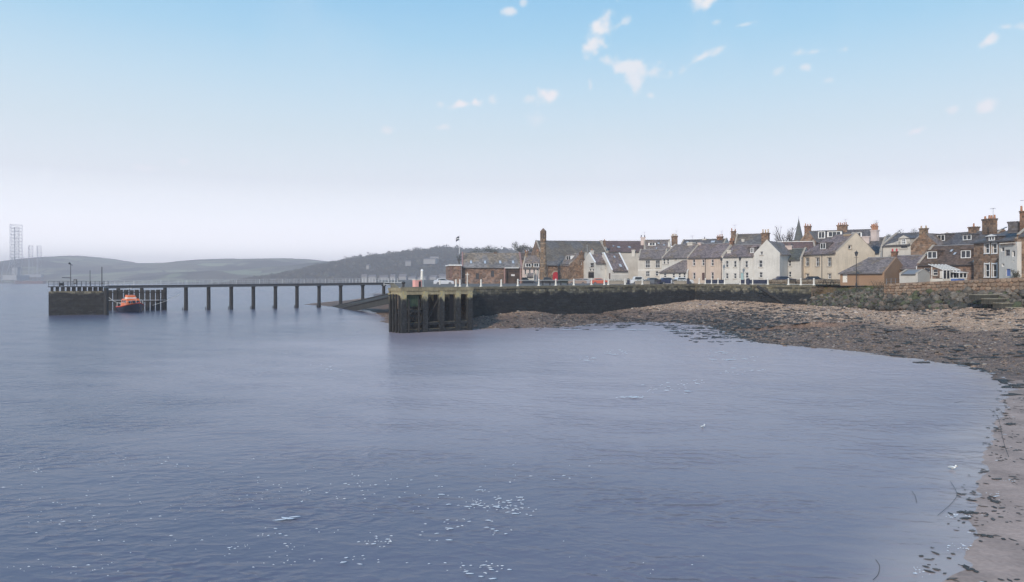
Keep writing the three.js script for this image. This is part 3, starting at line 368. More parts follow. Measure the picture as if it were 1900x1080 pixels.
// ---------- houses ----------
// o.A, o.B: front corners [bearing, distance]; o.d: depth; heights read at the front (eave) and over the middle (ridge)
function house(name, label, o) {
  const A = P3(o.A[0], o.A[1], 0), B = P3(o.B[0], o.B[1], 0), w = A.distanceTo(B), ry = Math.atan2(-(B.z - A.z), B.x - A.x), d = o.d, base = o.base ?? 5.6, cs = Math.cos(ry), sn = Math.sin(ry);
  const t = thing(name, label, o.cat ?? 'house', [A.x, 0, A.z], ry, o.group);
  const wx = (u, off) => A.x + u * cs - off * sn, wz = (u, off) => A.z - u * sn - off * cs;     // local (u, -off) to world
  const uAt = (px, off = 0) => { const k = (px - CX) / F; return (-k * (A.z - off * cs) - (A.x - off * sn)) / (cs - k * sn); };   // wx = k * -wz
  const dist = (u, off) => -wz(u, off);
  const sideAt = (px, x) => { let lo = 0, hi = d; const f = (s) => CX + wx(x, s) / dist(x, s) * F, up = f(hi) > f(lo); for (let i = 0; i < 30; i++) { const m = (lo + hi) / 2; if ((f(m) < px) === up) lo = m; else hi = m; } return lo; };
  const Dm = (o.A[1] + o.B[1]) / 2, eave = o.eaveY ?? Y(o.eave, Dm), kind = o.roof ?? 'gable';
  const rOff = kind === 'front' ? 0 : kind === 'lean' ? d : d / 2, ridge = o.ridge === undefined ? eave : Y(o.ridge, kind === 'front' ? Dm : dist(w / 2, rOff));
  const W = o.wall ?? M.white, RM = o.rm ?? M.slate, th = .3, skew = o.skew ?? .14;
  // openings
  const holes = { F: [], L: [], R: [] };
  const opening = (face, px, py0, py1, wpx, kindW = 'sash', mats = {}) => {
    let s, D; if (face === 'F') { s = uAt(px); D = dist(s, 0); } else { const x = face === 'L' ? 0 : w; s = sideAt(px, x); D = dist(x, s); }
    let ww = wpx / F * D; if (face === 'F') ww /= Math.max(.5, cs); else ww = mats.ww ?? ww * 1.6;
    holes[face].push({ s, w: ww, y0: Y(py1, D), y1: Y(py0, D), kind: kindW, ...mats }); };
  for (const q of o.win ?? []) opening(...q);
  const wallParts = [];
  const face = (f, len, prof) => { const sh = new THREE.Shape(prof.map((p) => new THREE.Vector2(...p))); for (const h of holes[f]) { h.s = clamp(h.s, th + h.w / 2 + .05, len - th - h.w / 2 - .05); const a = h.s - h.w / 2, b = h.s + h.w / 2; sh.holes.push(new THREE.Path([[a, h.y0], [a, h.y1], [b, h.y1], [b, h.y0]].map((p) => new THREE.Vector2(...p)))); } const g = new THREE.ExtrudeGeometry(sh, { depth: th, bevelEnabled: false });
    if (f === 'F') g.translate(0, 0, -th); else { g.rotateY(Math.PI / 2); g.translate(f === 'R' ? w - th : 0, 0, 0); } return g; };
  const fl = kind === 'front';
  const rect = (a, b, h) => [[a, base], [b, base], [b, h], [a, h]];
  const gab = (h0, h1, raise) => [[0, base], [d, base], [d, h0 + raise], [d / 2, h1 + raise], [0, h0 + raise]];
  if (kind === 'gable' || kind === 'hipL' || kind === 'hipR' || kind === 'hip') {
    wallParts.push(face('F', w, rect(th, w - th, eave)));
    wallParts.push(face('L', d, kind === 'hipL' || kind === 'hip' ? rect(0, d, eave) : gab(eave, ridge, skew)), face('R', d, kind === 'hipR' || kind === 'hip' ? rect(0, d, eave) : gab(eave, ridge, skew)));
  } else if (fl) { wallParts.push(face('F', w, [[0, base], [w, base], [w, eave + skew], [w * (o.peak ?? .5), ridge + skew], [0, eave + skew]])); wallParts.push(face('L', d, rect(th, d, eave)), face('R', d, rect(th, d, eave)));
  } else if (kind === 'lean') { wallParts.push(face('F', w, rect(th, w - th, eave))); for (const f of ['L', 'R']) wallParts.push(face(f, d, [[0, base], [d, base], [d, ridge + skew], [0, eave + skew]]));
  } else { wallParts.push(face('F', w, rect(th, w - th, eave))); for (const f of ['L', 'R']) wallParts.push(face(f, d, rect(0, d, eave))); }
  wallParts.push(bx(w - 2 * th, (kind === 'lean' ? ridge : eave) - base, th, w / 2, (base + (kind === 'lean' ? ridge : eave)) / 2, -d + th / 2));
  obj('wall', wallParts, W, t);
  if (o.band) { const y = Y(o.band, Dm); obj('string_course', [bx(w - .02, .12, .05, w / 2, y, .03)], M.frame, t); }
  // windows and doors
  for (const f of ['F', 'L', 'R']) for (const h of holes[f]) {
    const hh = h.y1 - h.y0, cy = (h.y0 + h.y1) / 2, fr = .07, gl = [];
    const place = (m) => { if (f === 'F') m.position.set(h.s, cy, 0); else { m.position.set(f === 'R' ? w : 0, cy, -h.s); m.rotation.y = f === 'R' ? Math.PI / 2 : -Math.PI / 2; } return m; };
    if (h.kind === 'door') { const m = place(obj('door', [bx(h.w, hh, .06, 0, 0, -.14)], h.mat ?? M.brownpaint, t)); obj('door_handle', [bx(.05, .12, .05, h.w * .32, -.05, -.09)], M.lead, m); continue; }
    if (h.kind === 'shutter') { const m = place(obj('shutter', [bx(h.w, hh, .06, 0, 0, -.12)], h.mat ?? M.darkgrey, t)); continue; }
    if (h.kind === 'arch') { const sh = new THREE.Shape(); sh.moveTo(-h.w / 2, -hh / 2); sh.lineTo(h.w / 2, -hh / 2); sh.lineTo(h.w / 2, hh / 2 - h.w / 2); sh.absarc(0, hh / 2 - h.w / 2, h.w / 2, 0, Math.PI); const m = place(obj('door', [new THREE.ExtrudeGeometry(sh, { depth: .1, bevelEnabled: false, curveSegments: 12 }).translate(0, 0, .03), bx(.06, hh * .8, .04, 0, -hh * .08, .14)], h.mat ?? M.red, t)); const su = new THREE.Shape(); su.absarc(0, hh / 2 - h.w / 2, h.w / 2 + .32, 0, Math.PI); su.holes.push(new THREE.Path().absarc(0, hh / 2 - h.w / 2, h.w / 2 + .02, 0, Math.PI)); obj('arch_stone', [new THREE.ExtrudeGeometry(su, { depth: .12, bevelEnabled: false }).translate(0, 0, .02)], M.stonetrim, m); continue; }
    gl.push(bx(h.w, fr, .09, 0, hh / 2 - fr / 2, -.15), bx(h.w, fr, .09, 0, -hh / 2 + fr / 2, -.15), bx(fr, hh - 2 * fr, .09, -h.w / 2 + fr / 2, 0, -.15), bx(fr, hh - 2 * fr, .09, h.w / 2 - fr / 2, 0, -.15));
    if (h.kind !== 'plain') gl.push(bx(h.w - 2 * fr, .06, .07, 0, .0, -.16)); if (h.kind === 'sash' && h.w > .75) gl.push(bx(.045, hh / 2 - fr - .03, .06, 0, hh / 4 - .01, -.165), bx(.045, hh / 2 - fr - .03, .06, 0, -hh / 4 + .01, -.165));
    if (h.kind === 'wide') gl.push(bx(.08, hh - 2 * fr - .004, .074, -h.w / 6, 0, -.158), bx(.08, hh - 2 * fr - .004, .074, h.w / 6, 0, -.158));
    const m = place(obj('window', gl, h.mat ?? M.frame, t)); obj('pane', [bx(h.w - .02, hh - .02, .02, 0, 0, -.2)], M.glass, m);
    if (!o.nosill) obj('sill', [bx(h.w + .2, .1, .16, 0, -hh / 2 - .052, .05)], o.sill ?? M.stonetrim, m);
    if (o.margin) obj('margin', [bx(.11, hh + .3, .04, -h.w / 2 - .06, 0.05, .022), bx(.11, hh + .3, .04, h.w / 2 + .06, 0.05, .022), bx(h.w, .14, .04, 0, hh / 2 + .07, .022)], o.margin, m);
  }
  // roof
  const ov = o.over ?? .25, x0 = kind === 'gable' || kind === 'hipR' || kind === 'lean' ? th - .04 : -ov, x1 = kind === 'gable' || kind === 'hipL' || kind === 'lean' ? w - th + .04 : w + ov;
  const sl = (ridge - eave) / (d / 2), ye = eave - ov * sl * .6, lo = .14, hipIn = o.hip ?? Math.min(w * .42, d / 2);
  const slope = (off) => eave + sl * off;
  if (kind === 'flat') obj('roof', [bx(w + .3, .25, d + .3, w / 2, eave + .125, -d / 2)], RM, t);
  else if (fl) { const pk = w * (o.peak ?? .5); obj('roof', [hull([[-ov, eave - .15, -th + .05], [pk, ridge, -th + .05], [w + ov, eave - .15, -th + .05], [-ov, eave - .3, -th + .05], [w + ov, eave - .3, -th + .05], [-ov, eave - .15, -d - .2], [pk, ridge, -d - .2], [w + ov, eave - .15, -d - .2]])], RM, t); }
  else if (kind === 'lean') obj('roof', [hull([[x0, eave, ov], [x1, eave, ov], [x0, eave - lo, ov], [x1, eave - lo, ov], [x0, ridge, -d], [x1, ridge, -d], [x0, ridge - lo, -d], [x1, ridge - lo, -d]])], RM, t);
  else { const r0 = kind === 'hipL' || kind === 'hip' ? hipIn : x0, r1 = kind === 'hipR' || kind === 'hip' ? w - hipIn : x1; obj('roof', [hull([[x0, ye, ov], [x1, ye, ov], [x0, ye - lo, ov - .03], [x1, ye - lo, ov - .03], [r0, ridge, -d / 2], [r1, ridge, -d / 2], [x0, ye, -d - ov], [x1, ye, -d - ov], [x0, ye - lo, -d - ov + .03], [x1, ye - lo, -d - ov + .03]])], RM, t);
    obj('ridge_tile', [bx(r1 - r0, .12, .26, (r0 + r1) / 2, ridge + .01, -d / 2)], o.ridgeMat ?? M.lead, t);
    obj('gutter', [bx(x1 - x0 - .02, .1, .12, (x0 + x1) / 2, ye - .1, ov + .05)], o.gutter ?? M.darkgrey, t); }
  if ((kind === 'gable' || kind === 'hipL' || kind === 'hipR') && skew) { const len = Math.hypot(d / 2, ridge - eave), an = Math.atan2(ridge - eave, d / 2); for (const [x, ok] of [[th / 2, kind !== 'hipL'], [w - th / 2, kind !== 'hipR']]) if (ok) for (const s of [-1, 1]) obj('skew', [bx(.38, .07, len, x, (eave + ridge) / 2 + skew + .04, -d / 2 - s * d / 4 * -1, 0, 0, s * an)], o.skewMat ?? M.stonetrim, t); }
  // chimneys: [px0, px1, pyTop, pyBottom, off, mat, pots]
  for (const [p0, p1, y0, y1, off = d / 2, mat = M.stone, pots = 2, potMat = M.pot] of o.chim ?? []) {
    const u0 = uAt(p0, off), u1 = uAt(p1, off), u = (u0 + u1) / 2, cw = Math.abs(u1 - u0), D = dist(u, off), top = Y(y0, D), bot = Y(y1, D) - 1.2, ph = Math.min(.75, (top - bot) * .22), ct = top - ph;
    const m = obj('chimney', [bx(cw * .84, ct - bot - .2, Math.max(.7, cw * .6), 0, (ct + bot - .2) / 2 - ct, 0), bx(cw, .2, Math.max(.85, cw * .72), 0, -.1, 0), bx(cw * .9, .1, Math.max(.75, cw * .64), 0, -.25 - .05, 0)], mat, t); m.position.set(u, ct, -off);
    for (let i = 0; i < pots; i++) obj('chimney_pot', [cyl(.15, .12, ph * rnd(.65, 1), pots > 1 ? lerp(-cw * .32, cw * .32, i / (pots - 1)) : 0, 0, 0, 8)], potMat, m);
    if (pots > 1 && hash(Math.round(p0), 5, 2) < .6) obj('aerial', [bar([cw * .3, 0, .2], [cw * .3, 1.5, .2], .025, 4), bar([cw * .3 - .6, 1.4, .2], [cw * .3 + .5, 1.4, .2], .02, 4), ...[-.5, -.25, 0, .25].map((q) => bar([cw * .3 + q, 1.4, 0], [cw * .3 + q, 1.4, .4], .015, 4))], M.darkgrey, m);
  }
  const onSlope = (px, py) => { let a = 0, b = d / 2; for (let i = 0; i < 30; i++) { const m = (a + b) / 2, u = uAt(px, m); if (slope(m) < Y(py, dist(u, m))) a = m; else b = m; } return a; };
  const an = Math.atan2(ridge - eave, d / 2);
  for (const [px, py, wp, hp] of o.sky ?? []) { const off = onSlope(px, py), u = uAt(px, off), D = dist(u, off), s = wp / F * D, hh = Math.max(.7, hp / F * D / Math.sin(an)); const m = obj('skylight', [bx(s, .1, hh, 0, .06, 0)], M.darkgrey, t); m.position.set(u, slope(off), -off); m.rotation.x = an; obj('pane', [bx(s - .12, .02, hh - .12, 0, .12, 0)], M.sky, m); }
  // dormers: [px0, px1, pyTop, pyBottom, {roof, mat}]
  for (const [p0, p1, y0, y1, q = {}] of o.dorm ?? []) {
    const off = onSlope((p0 + p1) / 2, y1), u0 = uAt(p0, off), u1 = uAt(p1, off), u = (u0 + u1) / 2, dw = u1 - u0, D = dist(u, off), yt = Y(y0, D), yb = slope(off), dep = Math.min(d / 2 - off + .3, (yt - yb) / Math.tan(an) + .1), hR = q.flat ? .12 : Math.min(dw * .4, (yt - yb) * .35), hw = yt - hR - yb;
    const m = obj('dormer', [bx(dw, hw, dep, 0, hw / 2, -dep / 2)], q.mat ?? M.slatedark, t); m.position.set(u, yb, -off);
    obj('dormer_roof', q.flat ? [bx(dw + .25, .14, dep + .3, 0, hw + .07, -dep / 2 + .1)] : [hull([[-dw / 2 - .15, hw, .15], [dw / 2 + .15, hw, .15], [0, hw + hR, q.hip ? -dw * .35 : .12], [-dw / 2 - .15, hw, -dep - .6], [dw / 2 + .15, hw, -dep - .6], [0, hw + hR, -dep - .9], [-dw / 2 - .15, hw - .08, .15], [dw / 2 + .15, hw - .08, .15]])], q.roofMat ?? RM, m);
    if (q.gableMat) obj('dormer_gable', [hull([[-dw / 2, hw, .17], [dw / 2, hw, .17], [0, hw + hR - .05, .17], [-dw / 2, hw, .12], [dw / 2, hw, .12], [0, hw + hR - .05, .12]])], q.gableMat, m);
    const fw = dw * (q.fw ?? .82), fh = hw * .8, cy = hw * .5, n = q.lights ?? 2, fr = [bx(fw, .09, .08, 0, cy + fh / 2, .04), bx(fw + .1, .1, .12, 0, cy - fh / 2, .06)]; for (let i = 0; i <= n; i++) fr.push(bx(.09, fh, .08, -fw / 2 + i * fw / n, cy, .042)); if (q.bar) fr.push(bx(fw, .06, .06, 0, cy, .035));
    obj('dormer_frame', fr, M.frame, m); obj('dormer_pane', [bx(fw - .04, fh - .04, .02, 0, cy, .015)], M.glass, m);
  }
  for (const [px, m = M.darkgrey] of o.pipes ?? []) { const u = uAt(px); obj('downpipe', [bx(.1, eave - base - .3, .09, u, (eave + base) / 2 - .1, .06)], m, t); }
  return { t, w, d, eave, ridge, base, uAt, ry, A };
}
const up = (list, y0, y1, w, k) => list.map((p) => ['F', p, y0, y1, w, k]);

// boathouse
house('boathouse', 'red sandstone lifeboat boathouse with long roof and four skylights', { cat: 'boathouse', A: [857, 171], B: [969, 172], d: 12, eave: 496, ridge: 469, wall: M.redstone, rm: M.stationroof, skewMat: M.trimred, nosill: true,
  win: [['F', 886, 507, 518, 6, 'plain', { mat: M.brownpaint }], ['F', 914, 502, 514, 6, 'plain', { mat: M.brownpaint }], ['F', 951, 498, 529, 27, 'shutter', { mat: std([.16, .115, .10], { map: tWood }) }]], sky: [[874, 487, 5, 6], [900, 487, 5, 6], [928, 487, 5, 6], [952, 487, 5, 6]], chim: [[916, 922, 465, 469, 6, M.redstone, 0]] });
{
  const fr = thing('door_surround', 'dark red frame and pale lintel round the boathouse door', 'door frame', [X(951, 170.6), 5.7, -170.6]); obj('lintel', [bx(3.4, .14, .12, -.2, 4.2, 0)], M.frame, fr); for (const s of [-1.85, 1.85]) obj('jamb', [bx(.3, 4.2, .14, s, 2.1, 0)], M.trimred, fr); obj('notice', [bx(.85, .42, .05, .1, 2.5, .5)], std([.5, .47, .45]), fr); for (let i = 0; i < 4; i++) obj('notice_letter', [bx(.1, .22, .02, -.2 + i * .2, 2.5, .54)], M.frame, fr);
}
house('boathouse_annexe', 'flat roofed stone annexe at the seaward end of the boathouse', { cat: 'annexe', A: [834, 169], B: [856, 169.5], d: 9, eave: 493, roof: 'flat', wall: M.redstone, rm: M.frame, nosill: true, win: [['L', 833, 500, 522, 3, 'plain', { mat: M.brownpaint, ww: 1.4 }]], pipes: [[835.5, M.trimred], [838, M.trimred], [853, M.trimred]] });
// terrace between boathouse and obelisk
house('pale_terrace', 'pale narrow house with two dormers between the boathouse and the stone tower', { A: [969, 196], B: [1004, 195], d: 8, eave: 497, ridge: 475, wall: M.palepink, rm: M.slate, win: [...up([975, 983, 991, 998], 500, 509, 3.4), ['F', 977, 514, 522, 4]], dorm: [[975, 986, 484, 496, { mat: M.frame }], [990, 1000, 484, 496, { mat: M.frame }]], chim: [[974, 980, 464, 474], [996, 1001, 462, 474]] });
house('glazed_porch', 'small white glazed porch in front of the pale narrow house', { cat: 'porch', A: [976, 190], B: [991, 189.6], d: 3, eave: 513, ridge: 507, base: 5.6, wall: M.white, win: [['F', 979.5, 514, 523, 4, 'plain'], ['F', 984, 514, 523, 4, 'plain'], ['F', 988, 514, 523, 4, 'plain']], skew: .08 });
house('brown_gabled_block', 'brown roofed block with a row of chimneys behind the pale narrow house', { A: [962, 215], B: [1006, 215], d: 9, eave: 480, ridge: 468.5, wall: M.brownstone, rm: M.browntile, chim: [[975, 981, 466, 472], [985, 991, 467, 472]] });
{ // stone tower
  const D = 183, b = 5.7, h = (py) => Y(py, D) - b, t = thing('stone_tower', 'tall slender tapering stone tower with a pointed lantern top', 'tower', [X(1008, D), b, -D], .35);
  obj('shaft', [cyl(1.15, .72, h(449), 0, 0, 0, 8)], M.stone, t); obj('plinth', [cyl(1.4, 1.25, .7, 0, 0, 0, 8)], M.stone, t);
  obj('cornice', [cyl(.75, .92, .35, 0, h(449), 0, 8)], M.stone, t); const la = obj('lantern', [cyl(.72, .72, h(432) - h(449), 0, h(449) + .35, 0, 8)], M.brownstone, t);
  for (let i = 0; i < 8; i++) { const a = i * Math.PI / 4 + Math.PI / 8; obj('lantern_rib', [bx(.14, h(432) - h(449), .14, Math.sin(a + .39) * .74, h(440) + .35, Math.cos(a + .39) * .74, a)], M.stone, la); obj('lantern_slit', [bx(.22, 1.2, .06, Math.sin(a) * .67, h(440) + .3, Math.cos(a) * .67, a)], M.black, la); }
  obj('spire_cap', [cyl(.85, .04, h(423.5) - h(432) - .3, 0, h(432) + .35, 0, 8)], M.brownstone, t);
}
house('stone_hall', 'great stone hall with long mossy roof and red arched door', { cat: 'hall', A: [1011, 196], B: [1139, 199], d: 26, eave: 492, ridge: 447, wall: M.brownstone, rm: M.moss, win: [['F', 1031, 504.5, 525, 11, 'arch']], pipes: [[1016], [1037]], chim: [[1119, 1124, 443, 450, 13, M.brownstone, 1]] });
house('red_roof_hall', 'long reddish roof with small skylights adjoining the mossy hall', { cat: 'hall', A: [1127, 213], B: [1240, 214], d: 20, eave: 467, ridge: 447.2, wall: M.offwhite, rm: M.redtile, sky: [[1148, 459, 6, 3], [1168, 459, 5, 3], [1138, 457, 3, 2]] });
house('pink_band_house', 'cream house with pinkish margins and rubble side gable near the red door', { A: [1038, 191.5], B: [1057, 186], d: 9.5, eave: 490, ridge: 470, wall: M.offwhite, margin: M.palepink, rm: M.slate, win: [...up([1042, 1047.5, 1053], 493, 503, 2.6), ...up([1042, 1053], 508, 517, 2.6), ['F', 1047.5, 508, 524, 2.6, 'door', { mat: M.pinkpaint }]], dorm: [[1050, 1060, 473, 484, { mat: M.frame, flat: 1 }]] });
house('rubble_gable', 'brown rubble gable end with stubby chimney beside the white cottage', { cat: 'house', A: [1057.5, 185.5], B: [1091, 187.5], d: 7, roof: 'front', eave: 492, ridge: 470, peak: .62, wall: M.brownstone, rm: M.slate, chim: [[1075, 1083, 465, 471, .6, M.brownstone, 1]], win: [['F', 1079, 487, 491, 2, 'plain']] });
// white cottages
house('white_gable_cottage', 'white cottage with tall gable and black boarded ground opening', { A: [1103.5, 181.5], B: [1130, 183], d: 6, eave: 488, ridge: 470, wall: M.white, rm: M.slatepurple, win: [['L', 1098, 488, 496, 5, 'cross', { ww: 2.2 }], ['L', 1095, 499, 503, 3, 'plain', { ww: 1 }], ['L', 1100, 499, 503, 3, 'plain', { ww: 1 }], ['L', 1098.5, 505, 516, 8, 'shutter', { mat: M.black, ww: 3.2 }], ['F', 1116, 497, 500, 2, 'plain']], chim: [[1096, 1101, 461, 470, 3, M.white, 1], [1119, 1124, 466, 471, 3, M.potbuff, 0]], skewMat: M.frame });
house('low_white_cottage', 'lower white cottage with big plum slate roof and stepped gable', { A: [1135, 179.5], B: [1166, 181], d: 9, eave: 502, ridge: 470, wall: M.white, rm: M.slatepurple, win: [['L', 1131, 507, 518, 2, 'door', { ww: .9 }], ['L', 1124, 493, 498, 2, 'plain', { ww: .7 }]], sky: [[1151, 493, 6, 6], [1140, 477, 4, 4]], skewMat: M.frame, chim: [[1126, 1131, 474, 480, 4.5, M.white, 0]], band: 510 });
// cream sash-window house
house('sash_window_house', 'grey white two storey house with large sash windows and small gable chimney', { A: [1183.5, 173], B: [1235, 171], d: 8, eave: 480, ridge: 463, wall: M.offwhite, rm: M.slate, band: 501, win: [...up([1202, 1220.5], 483, 497, 8), ['F', 1202, 503, 513, 7], ['F', 1219, 503, 512, 5], ['L', 1171, 483, 498, 3, 'sash', { ww: 1 }], ['L', 1171, 504, 513, 3, 'sash', { ww: .9 }]], chim: [[1172, 1179, 460, 467, 4, M.offwhite, 0]] });
house('tall_back_house', 'tall slate roofed house with pointed gable and white dormer behind', { A: [1196, 199], B: [1246, 198], d: 11, eave: 467, ridge: 445, wall: M.beige, rm: M.slate, dorm: [[1203, 1217, 446, 456, { mat: M.frame, fw: .7 }]], sky: [[1222, 452, 4, 3], [1232, 455, 3, 3], [1218, 461, 3, 2]], chim: [[1188, 1198, 436, 447, 5.5, M.palepink, 2, M.darkgrey], [1245, 1258, 433, 448, 5.5, M.brownstone, 4, M.potbuff], [1239, 1244, 445, 452, 2.5, M.white, 0]] });
house('back_row_roof', 'dark slate roof strip with skylight between chimneys behind the beige house', { A: [1258, 192], B: [1340, 186], d: 9, eave: 462, ridge: 444, wall: M.offwhite, rm: M.slatedark, sky: [[1276, 450, 6, 2], [1323, 449, 8, 4]], chim: [[1303, 1312, 439, 449, 4.5, M.offwhite, 1, M.darkgrey], [1330, 1342, 434, 448, 4.5, M.brick, 3]] });
house('plain_white_house', 'plain white house with long slate roof behind the hipped lean-to', { A: [1228, 166], B: [1281, 160], d: 9.5, eave: 478, ridge: 453, wall: M.white, rm: M.slate, win: [['F', 1232, 480, 490, 3], ['F', 1239, 480, 490, 3], ['F', 1254, 479, 483, 3]], chim: [[1277, 1288, 445, 456, 4.7, M.offwhite, 2, M.darkgrey]] });
house('hipped_lean_to', 'single storey white cottage with hipped brown slate roof on the street', { cat: 'cottage', A: [1224, 158], B: [1276, 155], d: 7, roof: 'hipL', hip: 4, eave: 504.5, ridge: 483, wall: M.white, rm: M.slate, skew: 0, win: [...up([1234, 1250], 507, 515, 4.5), ...up([1261, 1270], 506, 516, 4)] });
house('beige_house', 'pinkish beige rendered house with narrow windows beside the first lamp post', { A: [1275, 156], B: [1340, 150], d: 9, eave: 477.5, ridge: 452, wall: M.beige, rm: M.slatepurple, margin: M.palepink, win: [...up([1287.5, 1305, 1322], 481.5, 493, 3.6), ['F', 1288, 506, 518, 3.6], ['F', 1305, 506, 520, 4, 'door'], ['F', 1322, 505, 518, 3.6]], pipes: [[1309]], chim: [[1296, 1302, 446, 455, 4.5, M.palepink, 0]] });
house('white_wing', 'white two storey wing with box dormer joining the white gable', { A: [1340, 149.5], B: [1400, 145], d: 9, eave: 475.5, ridge: 454, wall: M.white, rm: M.slatepurple, win: [...up([1349, 1364, 1385], 484, 496, 4.2), ...up([1349, 1364], 507, 517, 4.2), ['F', 1386, 505.5, 516, 4.5], ['F', 1377, 506, 519, 4, 'door', { mat: std([.3, .42, .42]) }]], dorm: [[1387, 1405, 458, 470, { flat: 1, mat: M.slatedark, fw: .3 }]], chim: [[1350, 1358, 459, 472, 1.5, M.offwhite, 0], [1354, 1362, 441, 456, 4.5, M.brick, 2]] });
house('white_gable_house', 'white house with wide front gable and tall brown chimney by the car', { A: [1399, 144.5], B: [1447, 141.5], d: 10, roof: 'front', eave: 471, ridge: 446, wall: M.white, rm: M.slate, win: [['F', 1413, 466.5, 473, 4.5], ['F', 1411.5, 483, 496, 5.5], ['F', 1412, 505, 515, 5]], chim: [[1413, 1428, 425, 449, .9, M.brownstone, 3, M.potbuff]] });
house('mossy_back_house', 'tall mossy roofed house between two brown stacks behind the white wing', { A: [1361, 171], B: [1417, 168], d: 9, eave: 457, ridge: 434, wall: M.brownstone, rm: M.moss, chim: [[1356, 1366, 423, 440, 4.5, M.brownstone, 2], [1376, 1382, 440, 447, 2, M.offwhite, 0]] });
house('grey_white_house', 'grey white house with mossy slate roof between the gable and cream house', { A: [1445, 147], B: [1487, 144.5], d: 8, eave: 481.5, ridge: 461, wall: M.greyrender, rm: M.slategreen, win: [...up([1449.5, 1465.5], 482.5, 494, 4), ...up([1450, 1466], 504, 514, 4)], chim: [[1458, 1471, 450, 466, 4, M.palepink, 2, M.darkgrey]] });
house('ridge_line_house', 'long reddish roof with pale ridge behind the grey white house', { A: [1425, 174], B: [1515, 171], d: 10, eave: 468, ridge: 448.5, wall: M.offwhite, rm: M.redtile, ridgeMat: M.frame });
// cream corner house
house('cream_corner_house', 'cream corner house with hipped dormer and broad side gable', { A: [1485, 147], B: [1552.5, 137.5], d: 9, roof: 'hipL', hip: 4.6, eave: 470.5, ridge: 436, wall: M.cream, rm: M.slatepurple, margin: M.stonetrim, win: [...up([1498, 1517, 1539], 478, 494, 5.2), ...up([1498, 1539], 508, 517, 4.5), ['R', 1577, 455.5, 461.5, 4, 'plain', { ww: .7 }]], pipes: [[1488], [1525.5]], gutter: M.darkgrey, dorm: [[1520, 1535, 443, 463, { hip: 1, fw: .6 }]], chim: [[1569, 1581, 430, 440, 4.5, M.potbuff, 0]] });
house('mansard_block', 'dark flat topped block with white dormers and three tall brick stacks', { cat: 'building', A: [1494, 186], B: [1622, 178], d: 10, eave: 452, ridge: 427, wall: M.brownstone, rm: M.slatedark, dorm: [[1518, 1531, 428, 443, { mat: M.frame, flat: 1 }], [1535, 1562, 428, 440, { flat: 1, mat: M.frame, lights: 3 }], [1580, 1599, 430, 440, { flat: 1, mat: M.frame, lights: 3 }]], chim: [[1492, 1506, 414, 430, 5, M.brick, 3], [1552, 1574, 412, 430, 5, M.brownstone, 5], [1615, 1630, 414, 430, 5, M.brick, 4]] });
house('brown_gable_back', 'brown pointed gable with chimney just left of the dark mansard block', { A: [1484, 182], B: [1513, 180], d: 8, roof: 'front', eave: 448, ridge: 428, wall: M.brownstone, rm: M.slate });
house('small_dark_roof', 'small dark slate roof squeezed between cream gable and white stack', { A: [1588, 150], B: [1634, 147], d: 9, eave: 469, ridge: 441, wall: M.offwhite, rm: M.slatedark, chim: [[1600, 1615, 432, 452, 3.2, M.palepink, 2, M.darkgrey], [1617, 1629, 416, 438, 4.5, M.palepink, 3]] });
house('round_gable_house', 'white house with rounded wall dormer and dark roof behind the low brown building', { A: [1636, 138], B: [1692, 133], d: 9, eave: 454.5, ridge: 432, wall: M.offwhite, rm: M.slatedark, win: [['F', 1677, 446, 461, 7, 'cross']], dorm: [[1667, 1688, 436, 454, { mat: M.offwhite, gableMat: M.offwhite, fw: .3, bar: 1 }]], pipes: [[1638]], chim: [[1617, 1630, 421, 436, 4.5, M.palepink, 4]] });
// low brown building and sheds on the shore
house('low_brown_building', 'low brown rendered building with hipped slate roof above the bank', { cat: 'building', A: [1559, 117.5], B: [1641, 112.5], d: 10, roof: 'hipL', hip: 2.4, eave: 506, ridge: 478, wall: std([.34, .215, .14], { map: tHarl }), rm: M.slate, skew: 0, win: [['F', 1563.5, 508, 524, 6, 'door', { mat: M.whitepaint }]] });
house('plum_roof_range', 'plum slate roofed range with one skylight and red clay pots', { cat: 'building', A: [1633, 119], B: [1704, 115], d: 9, eave: 498, ridge: 474, wall: M.brownstone, rm: M.slatepurple, sky: [[1664, 485, 5, 4]], chim: [[1654, 1666, 460, 476, 4.5, M.brick, 2, M.red]] });
house('white_shed', 'white boarded shed with pale gabled roof behind the rubble wall', { cat: 'shed', A: [1669, 106], B: [1703, 104], d: 4, eave: 508, ridge: 500.5, wall: M.greyrender, rm: M.lead, base: 5.8, skew: .04, over: .1 });
